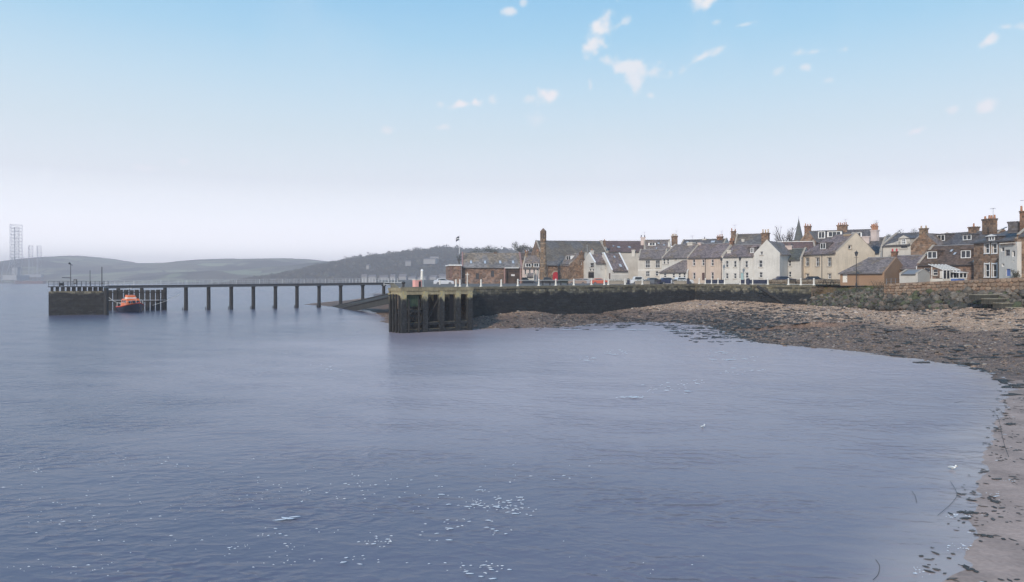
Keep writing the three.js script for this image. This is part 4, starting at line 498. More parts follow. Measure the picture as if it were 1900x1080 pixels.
// brown tiled house
house('brown_tiled_house', 'brown tiled house with two white dormers and white conservatory at the back', { A: [1702, 114.5], B: [1808, 107.5], d: 9, eave: 490, ridge: 454.5, wall: M.redstone, rm: M.browntile, win: [['F', 1720, 497, 512, 6, 'cross'], ['F', 1735, 500, 511, 5, 'cross'], ['F', 1747, 502, 516, 4, 'door', { mat: M.whitepaint }]], dorm: [[1720, 1740, 464, 480.5, { mat: M.browntile, flat: 1, lights: 2 }], [1782, 1803, 462, 480, { mat: M.browntile, flat: 1, lights: 2 }]], sky: [[1766, 466, 5, 4], [1772, 471.5, 5, 4]], pipes: [[1701, M.frame], [1729.5, M.frame]] });
{ // conservatory and its blue gear
  const D = 105, t = thing('conservatory', 'white lean-to conservatory with glass walls behind the rubble wall', 'conservatory', [X(1750, D), 5.9, -D], .42), w = 3.6;
  obj('base_wall', [bx(w, .7, 2.2, w / 2, .95, -1.1)], M.whitepaint, t);
  for (let i = 0; i <= 5; i++) obj('mullion', [bx(.1, 1.25, .1, i / 5 * w, 1.92, 0)], M.frame, t); for (let i = 0; i < 5; i++) obj('pane', [bx(w / 5 - .12, 1.2, .03, (i + .5) / 5 * w, 1.92, -.02)], M.glass, t);
  for (let i = 0; i <= 5; i++) obj('roof_bar', [bx(.1, .08, 2.5, i / 5 * w, 3.0, -1.1, 0, 0, .35)], M.frame, t); obj('roof_glass', [bx(w, .03, 2.45, w / 2, 2.95, -1.1, 0, 0, .35)], M.glass, t); obj('eaves_beam', [bx(w + .1, .12, .14, w / 2, 2.55, .02)], M.frame, t);
  const c = thing('blue_container', 'blue storage crate with white lid beside the conservatory', 'crate', [X(1777, 102), 6.0, -102], .4); obj('body', [bx(1.4, 1.2, 1, 0, .6, 0)], M.blue, c); obj('lid', [bx(1.5, .1, 1.1, 0, 1.25, 0)], M.frame, c);
  const q = thing('white_porch', 'small white boarded porch with low windows against the brown house', 'porch', [X(1787, 105), 5.9, -105], .42); obj('wall', [bx(1.7, 1.4, 1.4, 0, .7, -.7)], M.whitepaint, q); obj('window_band', [bx(1.5, .6, .05, 0, 1.75, -.05)], M.glass, q); obj('frame', [bx(1.7, .1, .1, 0, 1.42, 0), bx(1.7, .1, .1, 0, 2.1, 0), bx(.1, .7, .1, -.8, 1.75, 0), bx(.1, .7, .1, 0, 1.75, 0), bx(.1, .7, .1, .8, 1.75, 0)], M.frame, q); obj('roof', [bx(1.9, .1, 1.7, 0, 2.25, -.7, 0, 0, .1)], M.frame, q);
}
house('stone_gable_back', 'tall stone gable with chimney behind the brown tiled house', { A: [1690, 133], B: [1737, 129], d: 8, roof: 'front', eave: 455, ridge: 432, wall: M.brownstone, rm: M.slate, chim: [[1707, 1721, 417, 434, .8, M.stone, 2, M.potbuff]] });
house('dark_mansard', 'dark slate mansard with two wide white dormers behind the brown tiles', { cat: 'building', A: [1722, 132], B: [1826, 122], d: 9, eave: 456, ridge: 430, wall: M.brownstone, rm: M.slatedark, dorm: [[1732, 1755, 434, 448, { flat: 1, lights: 3 }], [1786, 1804, 434, 446, { flat: 1, lights: 2 }]], chim: [[1799, 1815, 414, 432, 4.5, M.brownstone, 1, M.pot]] });
// stone villa and white wing on the right
house('stone_villa', 'brown stone villa with tall white framed windows and big double stack', { A: [1807, 104], B: [1886, 96], d: 9, roof: 'hipL', hip: 3.2, eave: 447, ridge: 418, skew: .1, wall: M.brownstone, rm: M.slatedark, margin: M.frame, sill: M.frame, win: [...up([1831.5, 1845.5], 451.5, 470, 6, 'cross'), ...up([1831.5, 1845.5], 490, 514, 6, 'cross')], dorm: [[1829, 1853, 434, 446.5, { mat: M.slatedark, gableMat: M.frame, fw: .4 }]], chim: [[1826, 1838, 398, 420, 4.5, M.brownstone, 2], [1838.5, 1847, 397, 420, 3.4, M.brownstone, 2]], sky: [[1864, 424, 4, 4]] });
house('white_harled_wing', 'white harled wing with sloping roof and blue door beside the villa', { A: [1853.5, 96.2], B: [1887, 92.6], d: 4, roof: 'lean', eave: 452, ridge: 449, wall: M.white, rm: M.slate, nosill: true, win: [['F', 1858.5, 458, 467, 5.5, 'plain'], ['F', 1869.5, 463.5, 475, 7, 'cross', { mat: M.lead }], ['F', 1880.5, 465, 477, 4.5, 'plain'], ['F', 1861, 489, 495, 3.6, 'plain'], ['F', 1881, 483.5, 486.5, 2.4, 'plain'], ['F', 1871, 499, 512, 6.5, 'door', { mat: M.blue }]] });
house('brick_end_house', 'brown house at the frame edge with a tall slim chimney', { A: [1887, 93], B: [1960, 89.5], d: 9, eave: 436, ridge: 412, wall: M.brownstone, rm: M.slatedark, chim: [[1893, 1906, 381, 414, 4.5, M.brick, 2], [1871, 1892, 405, 416, 4.5, M.slatedark, 0]], });
{ // church spire far behind
  const D = 330, b = 8, y = (py) => Y(py, D) - b, t = thing('church_spire', 'thin grey slate church spire rising behind the rooftops', 'spire', [X(1482, D), b, -D], .3);
  obj('tower', [bx(4.6, y(447), 4.6, 0, y(447) / 2, 0)], M.greystone, t); obj('steeple', [cyl(2.1, .1, y(407) - y(447), 0, y(447), 0, 8)], M.slategreen, t); obj('finial', [cyl(.09, .04, 1.6, 0, y(408), 0, 5)], M.darkgrey, t); obj('parapet', [bx(5, .5, 5, 0, y(447), 0)], M.greystone, t);
}
// ---------- bank, rubble wall, rock armour, steps ----------
const bankLine = [[1476, 122.5], [1526, 116.5], [1570, 113.5], [1610, 110], [1640, 107.5], [1700, 103], [1760, 99], [1820, 95.5], [1880, 92], [1960, 88]];
const lineAt = (u) => { const k = u * (bankLine.length - 1), i = Math.min(bankLine.length - 2, Math.floor(k)), f = k - i; return [lerp(bankLine[i][0], bankLine[i + 1][0], f), lerp(bankLine[i][1], bankLine[i + 1][1], f)]; };
{
  const tB = tex(256, (u, v) => { const n = fbm(u * 8, v * 8, 3, 5, 8), f = fbm(u * 60, v * 60, 6, 2, 60), m = sstep(.45, .62, n); const k = .6 + .5 * f; return [k * lerp(.62, .5, m), k * lerp(.5, .52, m), k * lerp(.34, .28, m)]; }, 9);
  const N = 120, g = surf(N, 14, (i, j) => { const u = i / (N - 1), [px, D0] = lineAt(u), t = j / 13, D = D0 + lerp(-4.6, 4, t), y = t < .5 ? lerp(2.6, 5.5, t / .5) : lerp(5.5, 6.05, sstep(.5, 1, t)); return [X(px, D0) + (fbm(i * .3, j * .5, 2, 2) - .5) * .5, y + (fbm(i * .35, j * .4, 7, 3) - .5) * .5 - (i < 2 ? 1 : 0), -D]; });
  tag(obj('bank', g, std([.52, .50, .46], { map: tB, bumpMap: tGritB, bumpScale: .15, roughness: 1 })), 'rough grassy earth bank above the boulders', 'bank', null, 'structure');
}
function rubbleWall(name, label, a, b, topA, topB, base, thick, mat, rows, sl) {
  const A = P3(a[0], a[1], 0), B = P3(b[0], b[1], 0), L = A.distanceTo(B), ry = Math.atan2(-(B.z - A.z), B.x - A.x), t = thing(name, label, 'wall', [A.x, 0, A.z], ry);
  obj('core', [hull([[0, base, -.04], [L, base, -.04], [0, topA, -.04], [L, topB, -.04], [0, base, -thick], [L, base, -thick], [0, topA, -thick], [L, topB, -thick]])], mat, t);
  const mats = sl, gs = [0, 1, 2, 3].map(() => { const g = new THREE.IcosahedronGeometry(.5, 1), p = g.attributes.position; for (let i = 0; i < p.count; i++) { const x = p.getX(i), y = p.getY(i), z = p.getZ(i), m = Math.max(Math.abs(x), Math.abs(y), Math.abs(z)), k = .5 / lerp(.5, m, .75) * (.94 + .12 * hash(Math.round(x * 50), Math.round(y * 50), Math.round(z * 50))); p.setXYZ(i, x * k, y * k, z * k); } g.computeVertexNormals(); return Object.assign(geo([g]), { userData: { keep: 1 } }); });
  for (let r = 0; r < rows; r++) { let u = rnd(.3); while (u < L - .3) { const w = rnd(.35, .8), h0 = lerp(topA, topB, u / L) - base, hh = h0 / rows; const m = obj('stone', gs[Math.floor(rnd(4))], mats[Math.floor(rnd(mats.length))], t); m.position.set(u + w / 2, base + (r + .5) * hh + rnd(-.06, .06), -.02 + rnd(-.04, .04)); m.scale.set(w - .03, hh * rnd(.72, 1.08), rnd(.22, .38)); m.rotation.z = rnd(-.07, .07); u += w; } }
  return t;
}
M.rub = [std([.42, .315, .23], { map: tGrit }), std([.35, .265, .195], { map: tGrit }), std([.50, .39, .295], { map: tGrit }), std([.40, .28, .20], { map: tGrit }), std([.33, .275, .22], { map: tGrit })];
rubbleWall('rubble_wall', 'warm brown rubble garden wall above the boulders below the villas', [1640, 106.2], [1945, 88.4], 6.45, 7.45, 4.6, .5, M.brownstone, 5, M.rub);
rubbleWall('park_wall', 'low grey rubble wall behind the park benches', [1420, 136], [1560, 121], 7.1, 7.15, 5.9, .45, M.greystone, 2, [std([.36, .31, .24], { map: tGrit }), std([.30, .25, .19], { map: tGrit }), std([.40, .36, .29], { map: tGrit })]);
tag(obj('lawn', gUp(sheet([[1412, 131, 6.24], [1506, 119, 6.2], [1560, 116.5, 6.24], [1560, 121, 6.3], [1420, 135.6, 6.3]])), M.grass), 'strip of worn grass behind the sea wall', 'grass', null, 'structure');
{
  const t = thing('rock_armour', 'bank of dark weedy boulders piled against the foot of the rubble wall', 'rock armour');
  const gs = [0, 1, 2, 3, 4, 5].map((s) => { const g = new THREE.IcosahedronGeometry(1, 2), p = g.attributes.position; const cuts = [...Array(7)].map(() => [new THREE.Vector3(rnd(-1, 1), rnd(-1, 1), rnd(-1, 1)).normalize(), rnd(.55, .85)]), v = new THREE.Vector3(); for (let i = 0; i < p.count; i++) { v.fromBufferAttribute(p, i); v.multiplyScalar(1 + .12 * (vnoise(v.x * 2 + 9, v.y * 2 + v.z * 3, s) - .5)); for (const [n, d] of cuts) { const e = v.dot(n) - d; if (e > 0) v.addScaledVector(n, -e * .92); } p.setXYZ(i, v.x, v.y, v.z); } g.computeVertexNormals(); return Object.assign(geo([g]), { userData: { keep: 1 } }); });
  const mt = [std([.26, .245, .21], { map: tGrit }), std([.15, .14, .13], { map: tGrit }), std([.38, .35, .30], { map: tGrit }), std([.13, .16, .08], { map: tGrit }), std([.09, .095, .085], { map: tGrit }), std([.26, .22, .185], { map: tGrit })];
  for (const m of mt) { m.bumpMap = tGritB; m.bumpScale = .05; }
  let n = 0, guard = 0; const put = []; while (n < 300 && guard++ < 9000) {
    const u = .0 + .9 * rnd(), [px, D0] = lineAt(u), t2 = rnd(), grow = sstep(0, .35, u), x = X(px, D0), D = D0 - lerp(5.6, .7, t2), y = lerp(2.9, lerp(4.5, 5.55, grow), t2) + (u > .85 ? .1 : 0), s = rnd(.32, .66) * (.75 + .3 * grow);
    if (put.some((q) => Math.hypot(q[0] - x, q[1] - y, q[2] - D) < (q[3] + s) * .62)) continue; put.push([x, y, D, s]);
    const wet = t2 < .35 + rnd(.2) ? [1, 3, 4, 4, 5] : [0, 2, 1, 5, 0, 3]; const m = obj('boulder', gs[Math.floor(rnd(6))], mt[wet[Math.floor(rnd(wet.length))]], t); m.position.set(x, y, -D); m.scale.set(s * rnd(1, 1.6), s * rnd(.65, .95), s * rnd(.8, 1.2)); m.rotation.set(rnd(-.4, .4), rnd(6), rnd(-.4, .4)); n++;
  }
  { const fi = new THREE.InstancedMesh(gs[0], new THREE.MeshStandardMaterial({ roughness: .85, map: tGrit, bumpMap: tGritB, bumpScale: .05 }), 420), mm = new THREE.Matrix4(), qq = new THREE.Quaternion(), ee = new THREE.Euler(), cc = new THREE.Color(); fi.name = 'boulder_fill'; fi.castShadow = fi.receiveShadow = true; fi.userData.kind = 'stuff';
    for (let i = 0; i < 420; i++) { const u = .92 * rnd(), [px, D0] = lineAt(u), t2 = rnd(), grow = sstep(0, .35, u), s = rnd(.16, .36); mm.compose(new THREE.Vector3(X(px, D0), lerp(2.9, lerp(4.5, 5.5, grow), t2) + .1, -(D0 - lerp(5.9, 1.0, t2))), qq.setFromEuler(ee.set(rnd(6), rnd(6), rnd(6))), new THREE.Vector3(s * rnd(1, 1.5), s, s)); fi.setMatrixAt(i, mm); const v = rnd(.5, 1.4) * lerp(.6, 1.1, rnd()), g = rnd() < .3 ? .8 : 1; fi.setColorAt(i, cc.setRGB(.2 * v * g, .19 * v, .16 * v * g)); } t.add(fi); }
  const st = thing('concrete_steps', 'concrete steps coming down to the beach at the frame edge', 'steps', [X(1862, 89), 0, -89], .25);
  for (let i = 0; i < 4; i++) { const s = obj('step', [bx(9, .62, 1.2, 4.2 - i * .25 + (3 - i) * .4, 3.3 + i * .5, -i * 1.1)], std([.10, .095, .085], { map: tConc }), st); obj('tread', [bx(9.1, .09, 1.25, 4.2 - i * .25 + (3 - i) * .4, 3.65 + i * .5, -i * 1.1 + .03)], M.concpale, s); }
}
// ---------- shingle, boulders and weed on the beach ----------
{
  const g = geo([(() => { const q = new THREE.IcosahedronGeometry(1, 1), p = q.attributes.position; for (let i = 0; i < p.count; i++) { const k = .8 + .4 * hash(Math.round(p.getX(i) * 40), Math.round(p.getY(i) * 40), Math.round(p.getZ(i) * 40)); p.setXYZ(i, p.getX(i) * k, p.getY(i) * k * .6, p.getZ(i) * k); } q.computeVertexNormals(); return q; })()]);
  const spots = []; let guard = 0;
  while (spots.length < 46000 && guard++ < 900000) { const D = rnd(40, 148), px = rnd(640, 1930), x = X(px, D); if (px < 880 && D < 112) continue; const s = shoreDist(x, D); if (s < -1.4 || (D < 60 && rnd() < sstep(60, 47, D) * 1.02)) continue; const y = beachY(x, D); if (y < -.15 || y > 4) continue; if (s < .6 && rnd() < .7) continue; spots.push([x, y, D]); }
  const im = new THREE.InstancedMesh(g, new THREE.MeshStandardMaterial({ roughness: .75 }), spots.length), m = new THREE.Matrix4(), q = new THREE.Quaternion(), c = new THREE.Color(), e = new THREE.Euler(); im.name = 'shingle'; im.castShadow = im.receiveShadow = true;
  spots.forEach(([x, y, D], i) => { const big = rnd() < .04 ? 2.6 : 1, s = (.03 + .085 * rnd() * rnd()) * big * lerp(.6, 1.15, sstep(40, 100, D)); e.set(rnd(-.3, .3), rnd(6), rnd(-.3, .3)); q.setFromEuler(e); m.compose(new THREE.Vector3(x, y + s * .15, -D), q, new THREE.Vector3(s * rnd(.8, 1.7), s, s * rnd(.8, 1.4))); im.setMatrixAt(i, m); const k = rnd(), dry = sstep(1.2, 2.2, y + (fbm(x * .35, D * .35, 25, 4) - .5) * 1.3), v = rnd(.55, 1.25) * lerp(.55, 1, dry); if (k < .1) c.setRGB(.5 * v, .43 * v, .37 * v); else if (k < .45) c.setRGB(.38 * v, .285 * v, .215 * v); else if (k < .7) c.setRGB(.42 * v, .295 * v, .215 * v); else if (k < .85) c.setRGB(.22 * v, .18 * v, .17 * v); else c.setRGB(.05 * v, .045 * v, .04 * v); im.setColorAt(i, c); });
  scene.add(im); tag(im, 'loose brown and grey shingle covering the beach', 'shingle', null, 'stuff');
  // rocks breaking the shallows
  const rk = [0, 1, 2].map(() => { const q = new THREE.IcosahedronGeometry(1, 1), p = q.attributes.position; for (let i = 0; i < p.count; i++) { const k = rnd(.92, 1.06) * (.75 + .4 * hash(Math.round(p.getX(i) * 30), Math.round(p.getY(i) * 30), Math.round(p.getZ(i) * 30))); p.setXYZ(i, p.getX(i) * k, p.getY(i) * k * .55, p.getZ(i) * k); } q.computeVertexNormals(); return Object.assign(geo([q]), { userData: { keep: 1 } }); });
  const wm = std([.05, .045, .04], { roughness: .55 });
  const pl = new THREE.InstancedMesh(rk[0], new THREE.MeshStandardMaterial({ roughness: .55 }), 3000); pl.name = 'seaweed'; let n = 0; guard = 0;
  while (n < 2600 && guard++ < 90000) { const zone = rnd(); let px, D; if (zone < .5) { px = 1255 + (rnd(-1, 1) + rnd(-1, 1) + rnd(-1, 1)) * 110; D = 106 + (rnd(-1, 1) + rnd(-1, 1)) * 14; } else { px = rnd(1280, 1920); D = rnd(44, 118); } const x = X(px, D), s0 = shoreDist(x, D); if (s0 < -7 || (s0 < 0 && (zone >= .5 || fbm(x * .35, D * 1.1, 77, 3) < .55)) || (zone > .5 && fbm(x * .3, D * .5, 88, 3) < .52)) continue; const y = s0 < 0 ? .0 : Math.max(0, beachY(x, D)), s = rnd(.1, .32) * (s0 < 0 ? .8 : 1); m.compose(new THREE.Vector3(x, y + s * .1, -D), q.setFromEuler(e.set(0, rnd(6), 0)), new THREE.Vector3(s * rnd(1.2, 3), s * rnd(.3, .6), s)); pl.setMatrixAt(n, m); const v = rnd(.5, 1.5); pl.setColorAt(n, c.setRGB(.045 * v, .038 * v, .03 * v)); n++; }
  guard = 0; while (n < 3000 && guard++ < 40000) { const D = rnd(15, 50), px = rnd(1690, 1930), x = X(px, D), s0 = shoreDist(x, D); if (s0 < -.6 || fbm(x * 1.1, D * .8, 66, 3) < .5) continue; const s = rnd(.015, .06) * (rnd() < .1 ? 1.8 : 1); m.compose(new THREE.Vector3(x, Math.max(.02, beachY(x, D)) + s * .15, -D), q.setFromEuler(e.set(0, rnd(6), 0)), new THREE.Vector3(s * rnd(1, 3), s * .4, s)); pl.setMatrixAt(n, m); const v = rnd(.6, 2.2); pl.setColorAt(n, c.setRGB(.06 * v, .05 * v, .042 * v)); n++; }
  pl.count = n; scene.add(pl); tag(pl, 'dark bladderwrack clumps and stones along the tide line', 'seaweed', null, 'stuff');
  // single weed heaps on the wet sand
  const heap = (label, px, py, w) => { const D = F * EYE / (py - HY), x = X(px, D), y = Math.max(0, beachY(x, D)), t = thing('seaweed_heap', label, 'seaweed', [x, y, -D], rnd(6)), k = []; for (let i = 0; i < 26; i++) { const a = rnd(6.3), r = w * Math.sqrt(rnd()) * .5; k.push(new THREE.IcosahedronGeometry(w * rnd(.08, .16), 0).scale(1.6, .5, 1).rotateY(rnd(6)).translate(Math.cos(a) * r * 1.5, w * .04, Math.sin(a) * r * .6)); } obj('clump', k, wm, t); for (let i = 0; i < 7; i++) { const a = rnd(6.3); obj('frond', [bar([Math.cos(a) * w * .3, .03, Math.sin(a) * w * .3], [Math.cos(a) * w * rnd(.7, 1.1), .015, Math.sin(a) * w * rnd(.4, .7)], w * .025, 4)], wm, t); } };
  heap('black seaweed heap beside pale foam on the wet sand', 1796, 952, .36); heap('small black seaweed heap near the frame edge above the lowest heap', 1828, 996, .28); heap('lowest black seaweed heap on the wet sand', 1800, 1058, .3); heap('seaweed clump on the sand below the lowest shingle', 1886, 716, .6); heap('flat dark seaweed scrap high on the wet sand', 1876, 788, .45); heap('thin seaweed scrap beside the foam lines', 1846, 932, .26); heap('lone dark clump just off the shingle edge', 1710, 673, .9);
  const strand = (label, pts) => { const c3 = new THREE.CatmullRomCurve3(pts.map(([px, py]) => { const D = F * EYE / (py - HY); return new THREE.Vector3(X(px, D), .03 + Math.max(0, beachY(X(px, D), D)), -D); })); tag(obj('seaweed_strand', [new THREE.TubeGeometry(c3, 24, .006, 4)], wm), label, 'seaweed', 'loose weed strands'); };
  strand('long thin weed strand trailing in the shallows near the gull', [[1764, 895], [1772, 908], [1776, 920], [1766, 935], [1752, 948], [1740, 958]]); strand('short curved weed strand left of the long strand', [[1692, 913], [1698, 921], [1701, 934]]); strand('weed strand drifting near the bottom edge', [[1625, 1040], [1632, 1052], [1628, 1070], [1620, 1078]]); strand('straight weed strand floating high in the clear shallows', [[1770, 749], [1778, 747], [1787, 745]]); strand('dark wrinkled weed line curving along the sand edge', [[1836, 760], [1850, 772], [1856, 790], [1862, 820], [1872, 850]]);
}
// ---------- foam ----------
{
  const fm = std([.6, .62, .66], { roughness: .7 }), parts = [];
  const flake = (px, py, w, asp) => { const D = F * EYE / (py - HY), n = 9, pos = [], cx = X(px, D), a0 = rnd(6), rr = [...Array(n)].map(() => rnd(.45, 1.15)), tl = rnd(-.25, .45); const pt = (i) => { const a = i / n * 6.283, r = rr[i % n]; const dx = Math.cos(a) * r * w * .5, dz = Math.sin(a) * r * w * .5 * asp; return [cx + dx, .055, -D + dz - dx * tl]; }; for (let i = 0; i < n; i++) pos.push(cx, .068, -D, ...pt(i + 1), ...pt(i)); const g = new THREE.BufferGeometry(); g.setAttribute('position', new THREE.BufferAttribute(new Float32Array(pos), 3)); g.computeVertexNormals(); return g; };
  const clus = [[900, 935, 70, 28, 60, .22], [960, 945, 40, 18, 28, .25], [860, 985, 80, 24, 36, .2], [690, 1010, 60, 20, 46, .14], [650, 1035, 60, 20, 36, .16], [915, 1060, 60, 18, 22, .22], [760, 1050, 90, 20, 26, .16], [540, 1000, 110, 30, 40, .12], [620, 900, 120, 30, 40, .1], [420, 1030, 160, 34, 50, .1], [180, 960, 180, 70, 70, .1], [120, 1050, 140, 24, 40, .1], [480, 920, 120, 40, 34, .1], [760, 920, 140, 40, 46, .13], [1000, 880, 120, 36, 30, .13], [300, 860, 200, 30, 40, .09], [1140, 1040, 200, 30, 12, .1], [60, 900, 60, 60, 26, .1], [1150, 655, 34, 5, 16, .9], [1085, 668, 30, 4, 12, .8], [1170, 738, 40, 4, 16, .6], [1240, 722, 50, 10, 30, .45], [1290, 712, 30, 6, 14, .5], [1360, 668, 50, 8, 22, .7], [1370, 690, 60, 6, 18, .5], [1340, 655, 30, 4, 14, .7], [1690, 1066, 40, 10, 26, .12], [1775, 1020, 26, 8, 16, .12], [1785, 960, 34, 4, 16, .14], [1870, 895, 22, 3, 10, .16], [1850, 920, 24, 5, 10, .14], [1660, 1074, 20, 5, 12, .12], [600, 684, 40, 6, 6, .7]];
  for (const [px, py, sx, sy, n, w] of clus) for (let i = 0; i < n; i++) { const a = rnd(-1, 1) + rnd(-1, 1), b = rnd(-1, 1) + rnd(-1, 1), y = py + b * sy * .6; if (y > 1090 || y < 560) continue; { const D = F * EYE / (y - HY), x = X(px + a * sx * .6, D); if (py > 800 && fbm(x * .9, D * 1.5, 91, 3) < .43) continue; } parts.push(flake(px + a * sx * .6, y, w * (.25 + 1.1 * rnd() * rnd()), rnd(.2, .5))); }
  for (let i = 0; i < WL.length - 1; i++) { // broken edge of foam along the shore
    const [ax, ad] = WL[i], [b, bd] = WL[i + 1]; if (ad > 125 && ax < -20) continue; const L = Math.hypot(b - ax, bd - ad), wave = ad > 98 && ax < 40 ? 1 : ad < 50 ? .12 : .5; for (let k = 0; k < L * 1.3 * wave; k++) { const t = rnd(), x = lerp(ax, b, t), D = lerp(ad, bd, t) - rnd(.1, 1.3), py = HY + F * EYE / D; parts.push(flake(CX + x / D * F, py, rnd(.3, 1.3) * (D < 50 ? .16 : D < 85 ? .6 : 1), rnd(.12, .3))); } }
  tag(obj('foam', parts, fm), 'small white foam flecks drifting on the water and along the shore', 'foam', null, 'stuff');
  tag(obj('foam_streak', [flake(532, 965, .74, .2), flake(545, 962.5, .5, .2), flake(520, 967.5, .5, .2)], fm), 'single long bright foam streak on the near water', 'foam');
  for (const [px, py, x0, l] of [[1120, 612, 1, 1], [1180, 613, 2, 2], [1255, 615, 3, 3], [1060, 612, 2, 4]]) { const list = []; for (let i = 0; i < 8; i++) list.push(flake(px + rnd(-18, 18), py + rnd(-.6, .6), rnd(1, 2.4), .2)); tag(obj('breaking_ripple', list, fm), 'thin white ripple breaking in the shallows ' + ['', 'left of the rocky riffles', 'beside the first dark rocks', 'among the dark rocks below the beach head', 'below the quay wall middle'][l], 'ripple', 'ripples breaking in the shallows'); }
}
{ // gulls
  const gull = (label, px, py, s, ry) => { const D = F * EYE / (py - HY), t = thing('gull', label, 'bird', [X(px, D), .02, -D], ry); const b = new THREE.SphereGeometry(1, 14, 10), p = b.attributes.position; for (let i = 0; i < p.count; i++) { const z = p.getZ(i), k = z < 0 ? lerp(1, .25, Math.pow(-z, 1.6)) : lerp(1, .7, z); p.setXYZ(i, p.getX(i) * .42 * k, p.getY(i) * .42 * k + .55 + (z > 0 ? z * .12 : -z * .1), z); } b.scale(.2 * s, .2 * s, .2 * s); const hd = new THREE.SphereGeometry(.055 * s, 10, 8).translate(0, .24 * s, .18 * s), nk = bar([0, .14 * s, .13 * s], [0, .23 * s, .175 * s], .036 * s, 8); obj('body', [b, hd, nk], M.frame, t); obj('wing', [new THREE.SphereGeometry(1, 10, 8).scale(.03 * s, .06 * s, .17 * s).translate(.075 * s, .13 * s, -.06 * s), new THREE.SphereGeometry(1, 10, 8).scale(.03 * s, .06 * s, .17 * s).translate(-.075 * s, .13 * s, -.06 * s)], std([.36, .38, .4]), t); obj('beak', [new THREE.ConeGeometry(.016 * s, .07 * s, 6).rotateX(Math.PI / 2).translate(0, .235 * s, .26 * s)], std([.6, .4, .05]), t); for (const x of [-.03, .03]) obj('leg', [bar([x * s, 0, 0], [x * s, .08 * s, 0], .008 * s, 5)], std([.5, .3, .2]), t); };
  gull('white gull standing in the shallows beside the weed strand', 1767, 872, .62, .8); gull('white gull resting on the open water in front of the quay', 1304, 795, .6, 2.1);
}
// ---------- street furniture along the quay ----------
const postG = Object.assign(geo([cyl(.15, .12, .95, 0, 0, 0, 10), new THREE.SphereGeometry(.15, 10, 8).translate(0, 1.02, 0)]), { userData: { keep: 1 } }), postB = Object.assign(geo([cyl(.24, .2, .16, 0, 0, 0, 10)]), { userData: { keep: 1 } });
{
  const where = ['left of the boathouse annexe', 'in front of the boathouse annexe', 'close beside the post at the annexe', 'below the boathouse window', 'before the boathouse middle', 'by the boathouse door'];
  [[816, 150], [846, 117], [853.5, 117], [892.5, 114.5], [930, 117.8]].forEach(([px, D], i) => { const o = thing('white_bollard', 'white iron bollard ' + where[i], 'bollard', [X(px, D), 5.95, -D], 0, 'white bollards on the quay'); obj('post', postG, M.whitepaint, o); obj('base', postB, M.whitepaint, o); });
  const ps = thing('white_pole', 'tall white pole with crossarm at the quay corner', 'pole', [X(867, 112.6), 5.95, -112.6]); obj('shaft', [cyl(.09, .06, 2.2, 0, 0, 0, 8)], M.whitepaint, ps); obj('crossarm', [bx(.6, .07, .07, 0, 1.9, 0)], M.whitepaint, ps); obj('base', [cyl(.2, .18, .2, 0, 0, 0, 8)], M.whitepaint, ps);
  const rail = (name, label, posts, line, rails, panels = []) => { const o = thing(name, label, 'railing'); const uPx = (px) => { let a = 0, b = 1; for (let i = 0; i < 30; i++) { const m = (a + b) / 2, p = line.at(m); if (CX + p.x / -p.z * F < px) a = m; else b = m; } return a; };
    const n = new THREE.Vector3(Math.sin(line.ry), 0, Math.cos(line.ry)); const pos = posts.map((px) => { const u = uPx(px), p = line.at(u).addScaledVector(n, -.55); return [p.x, line.top(u) + .02, p.z]; });
    for (const p of pos) { const m = obj('post', postG, M.whitepaint, o); m.position.set(...p); obj('post_base', postB, M.whitepaint, m); }
    for (let i = 0; i < pos.length - 1; i++) { const px = (posts[i] + posts[i + 1]) / 2; for (const h of rails) if (!(px > 1200 && px < 1290)) obj('rail', [bar([pos[i][0], pos[i][1] + h, pos[i][2]], [pos[i + 1][0], pos[i + 1][1] + h, pos[i + 1][2]], .045)], M.whitepaint, o); if (panels.some(([a, b]) => px > a && px < b)) { const a = new THREE.Vector3(...pos[i]), b = new THREE.Vector3(...pos[i + 1]), l = a.distanceTo(b); obj('panel', [bx(l - .34, .78, .05, (a.x + b.x) / 2, (a.y + b.y) / 2 + .48, (a.z + b.z) / 2, Math.atan2(-(b.z - a.z), b.x - a.x))], M.navy, o); } }
    return o; };
  rail('quay_railing', 'white post and rail fence along the top of the long quay wall', [965, 1004, 1035.6, 1069, 1101.7, 1125.5, 1133, 1164, 1196], QW, [.92]);
  rail('panelled_railing', 'white posts with navy panels at the corner of the sea wall', [1293, 1304.5, 1316, 1328, 1340, 1369, 1378.5, 1392, 1420], BW, [.1], [[1304, 1341], [1369, 1421]]);
  rail('park_railing', 'white posts with low rail beside the park grass', [1458, 1481, 1505], BW, [.12]);
}
function lamp(label, px, D, y, h) { const o = thing('street_lamp', label, 'street lamp', [X(px, D), y, -D], 0, 'black lantern street lamps'); obj('post', [cyl(.075, .045, h - .75, 0, 0, 0, 8), cyl(.14, .12, .6, 0, 0, 0, 8)], M.black, o); const l = obj('lantern', [cyl(.13, .26, .5, 0, h - .75, 0, 6)], M.darkgrey, o); obj('lantern_roof', [cyl(.3, .05, .25, 0, h - .25, 0, 6), cyl(.04, .02, .18, 0, h - .02, 0, 5)], M.black, l); obj('ladder_bar', [bx(.6, .04, .04, 0, h - .95, 0)], M.black, o); return o; }
lamp('black lantern street lamp between the beige and white houses', 1338.5, 147, 6.25, Y(478, 147) - 6.25); lamp('black lantern street lamp in front of the white wing windows', 1373, 143, 6.25, Y(477, 143) - 6.25); lamp('black lantern street lamp before the low brown building', 1589, 110.8, 6.0, Y(466, 110.8) - 6.0);
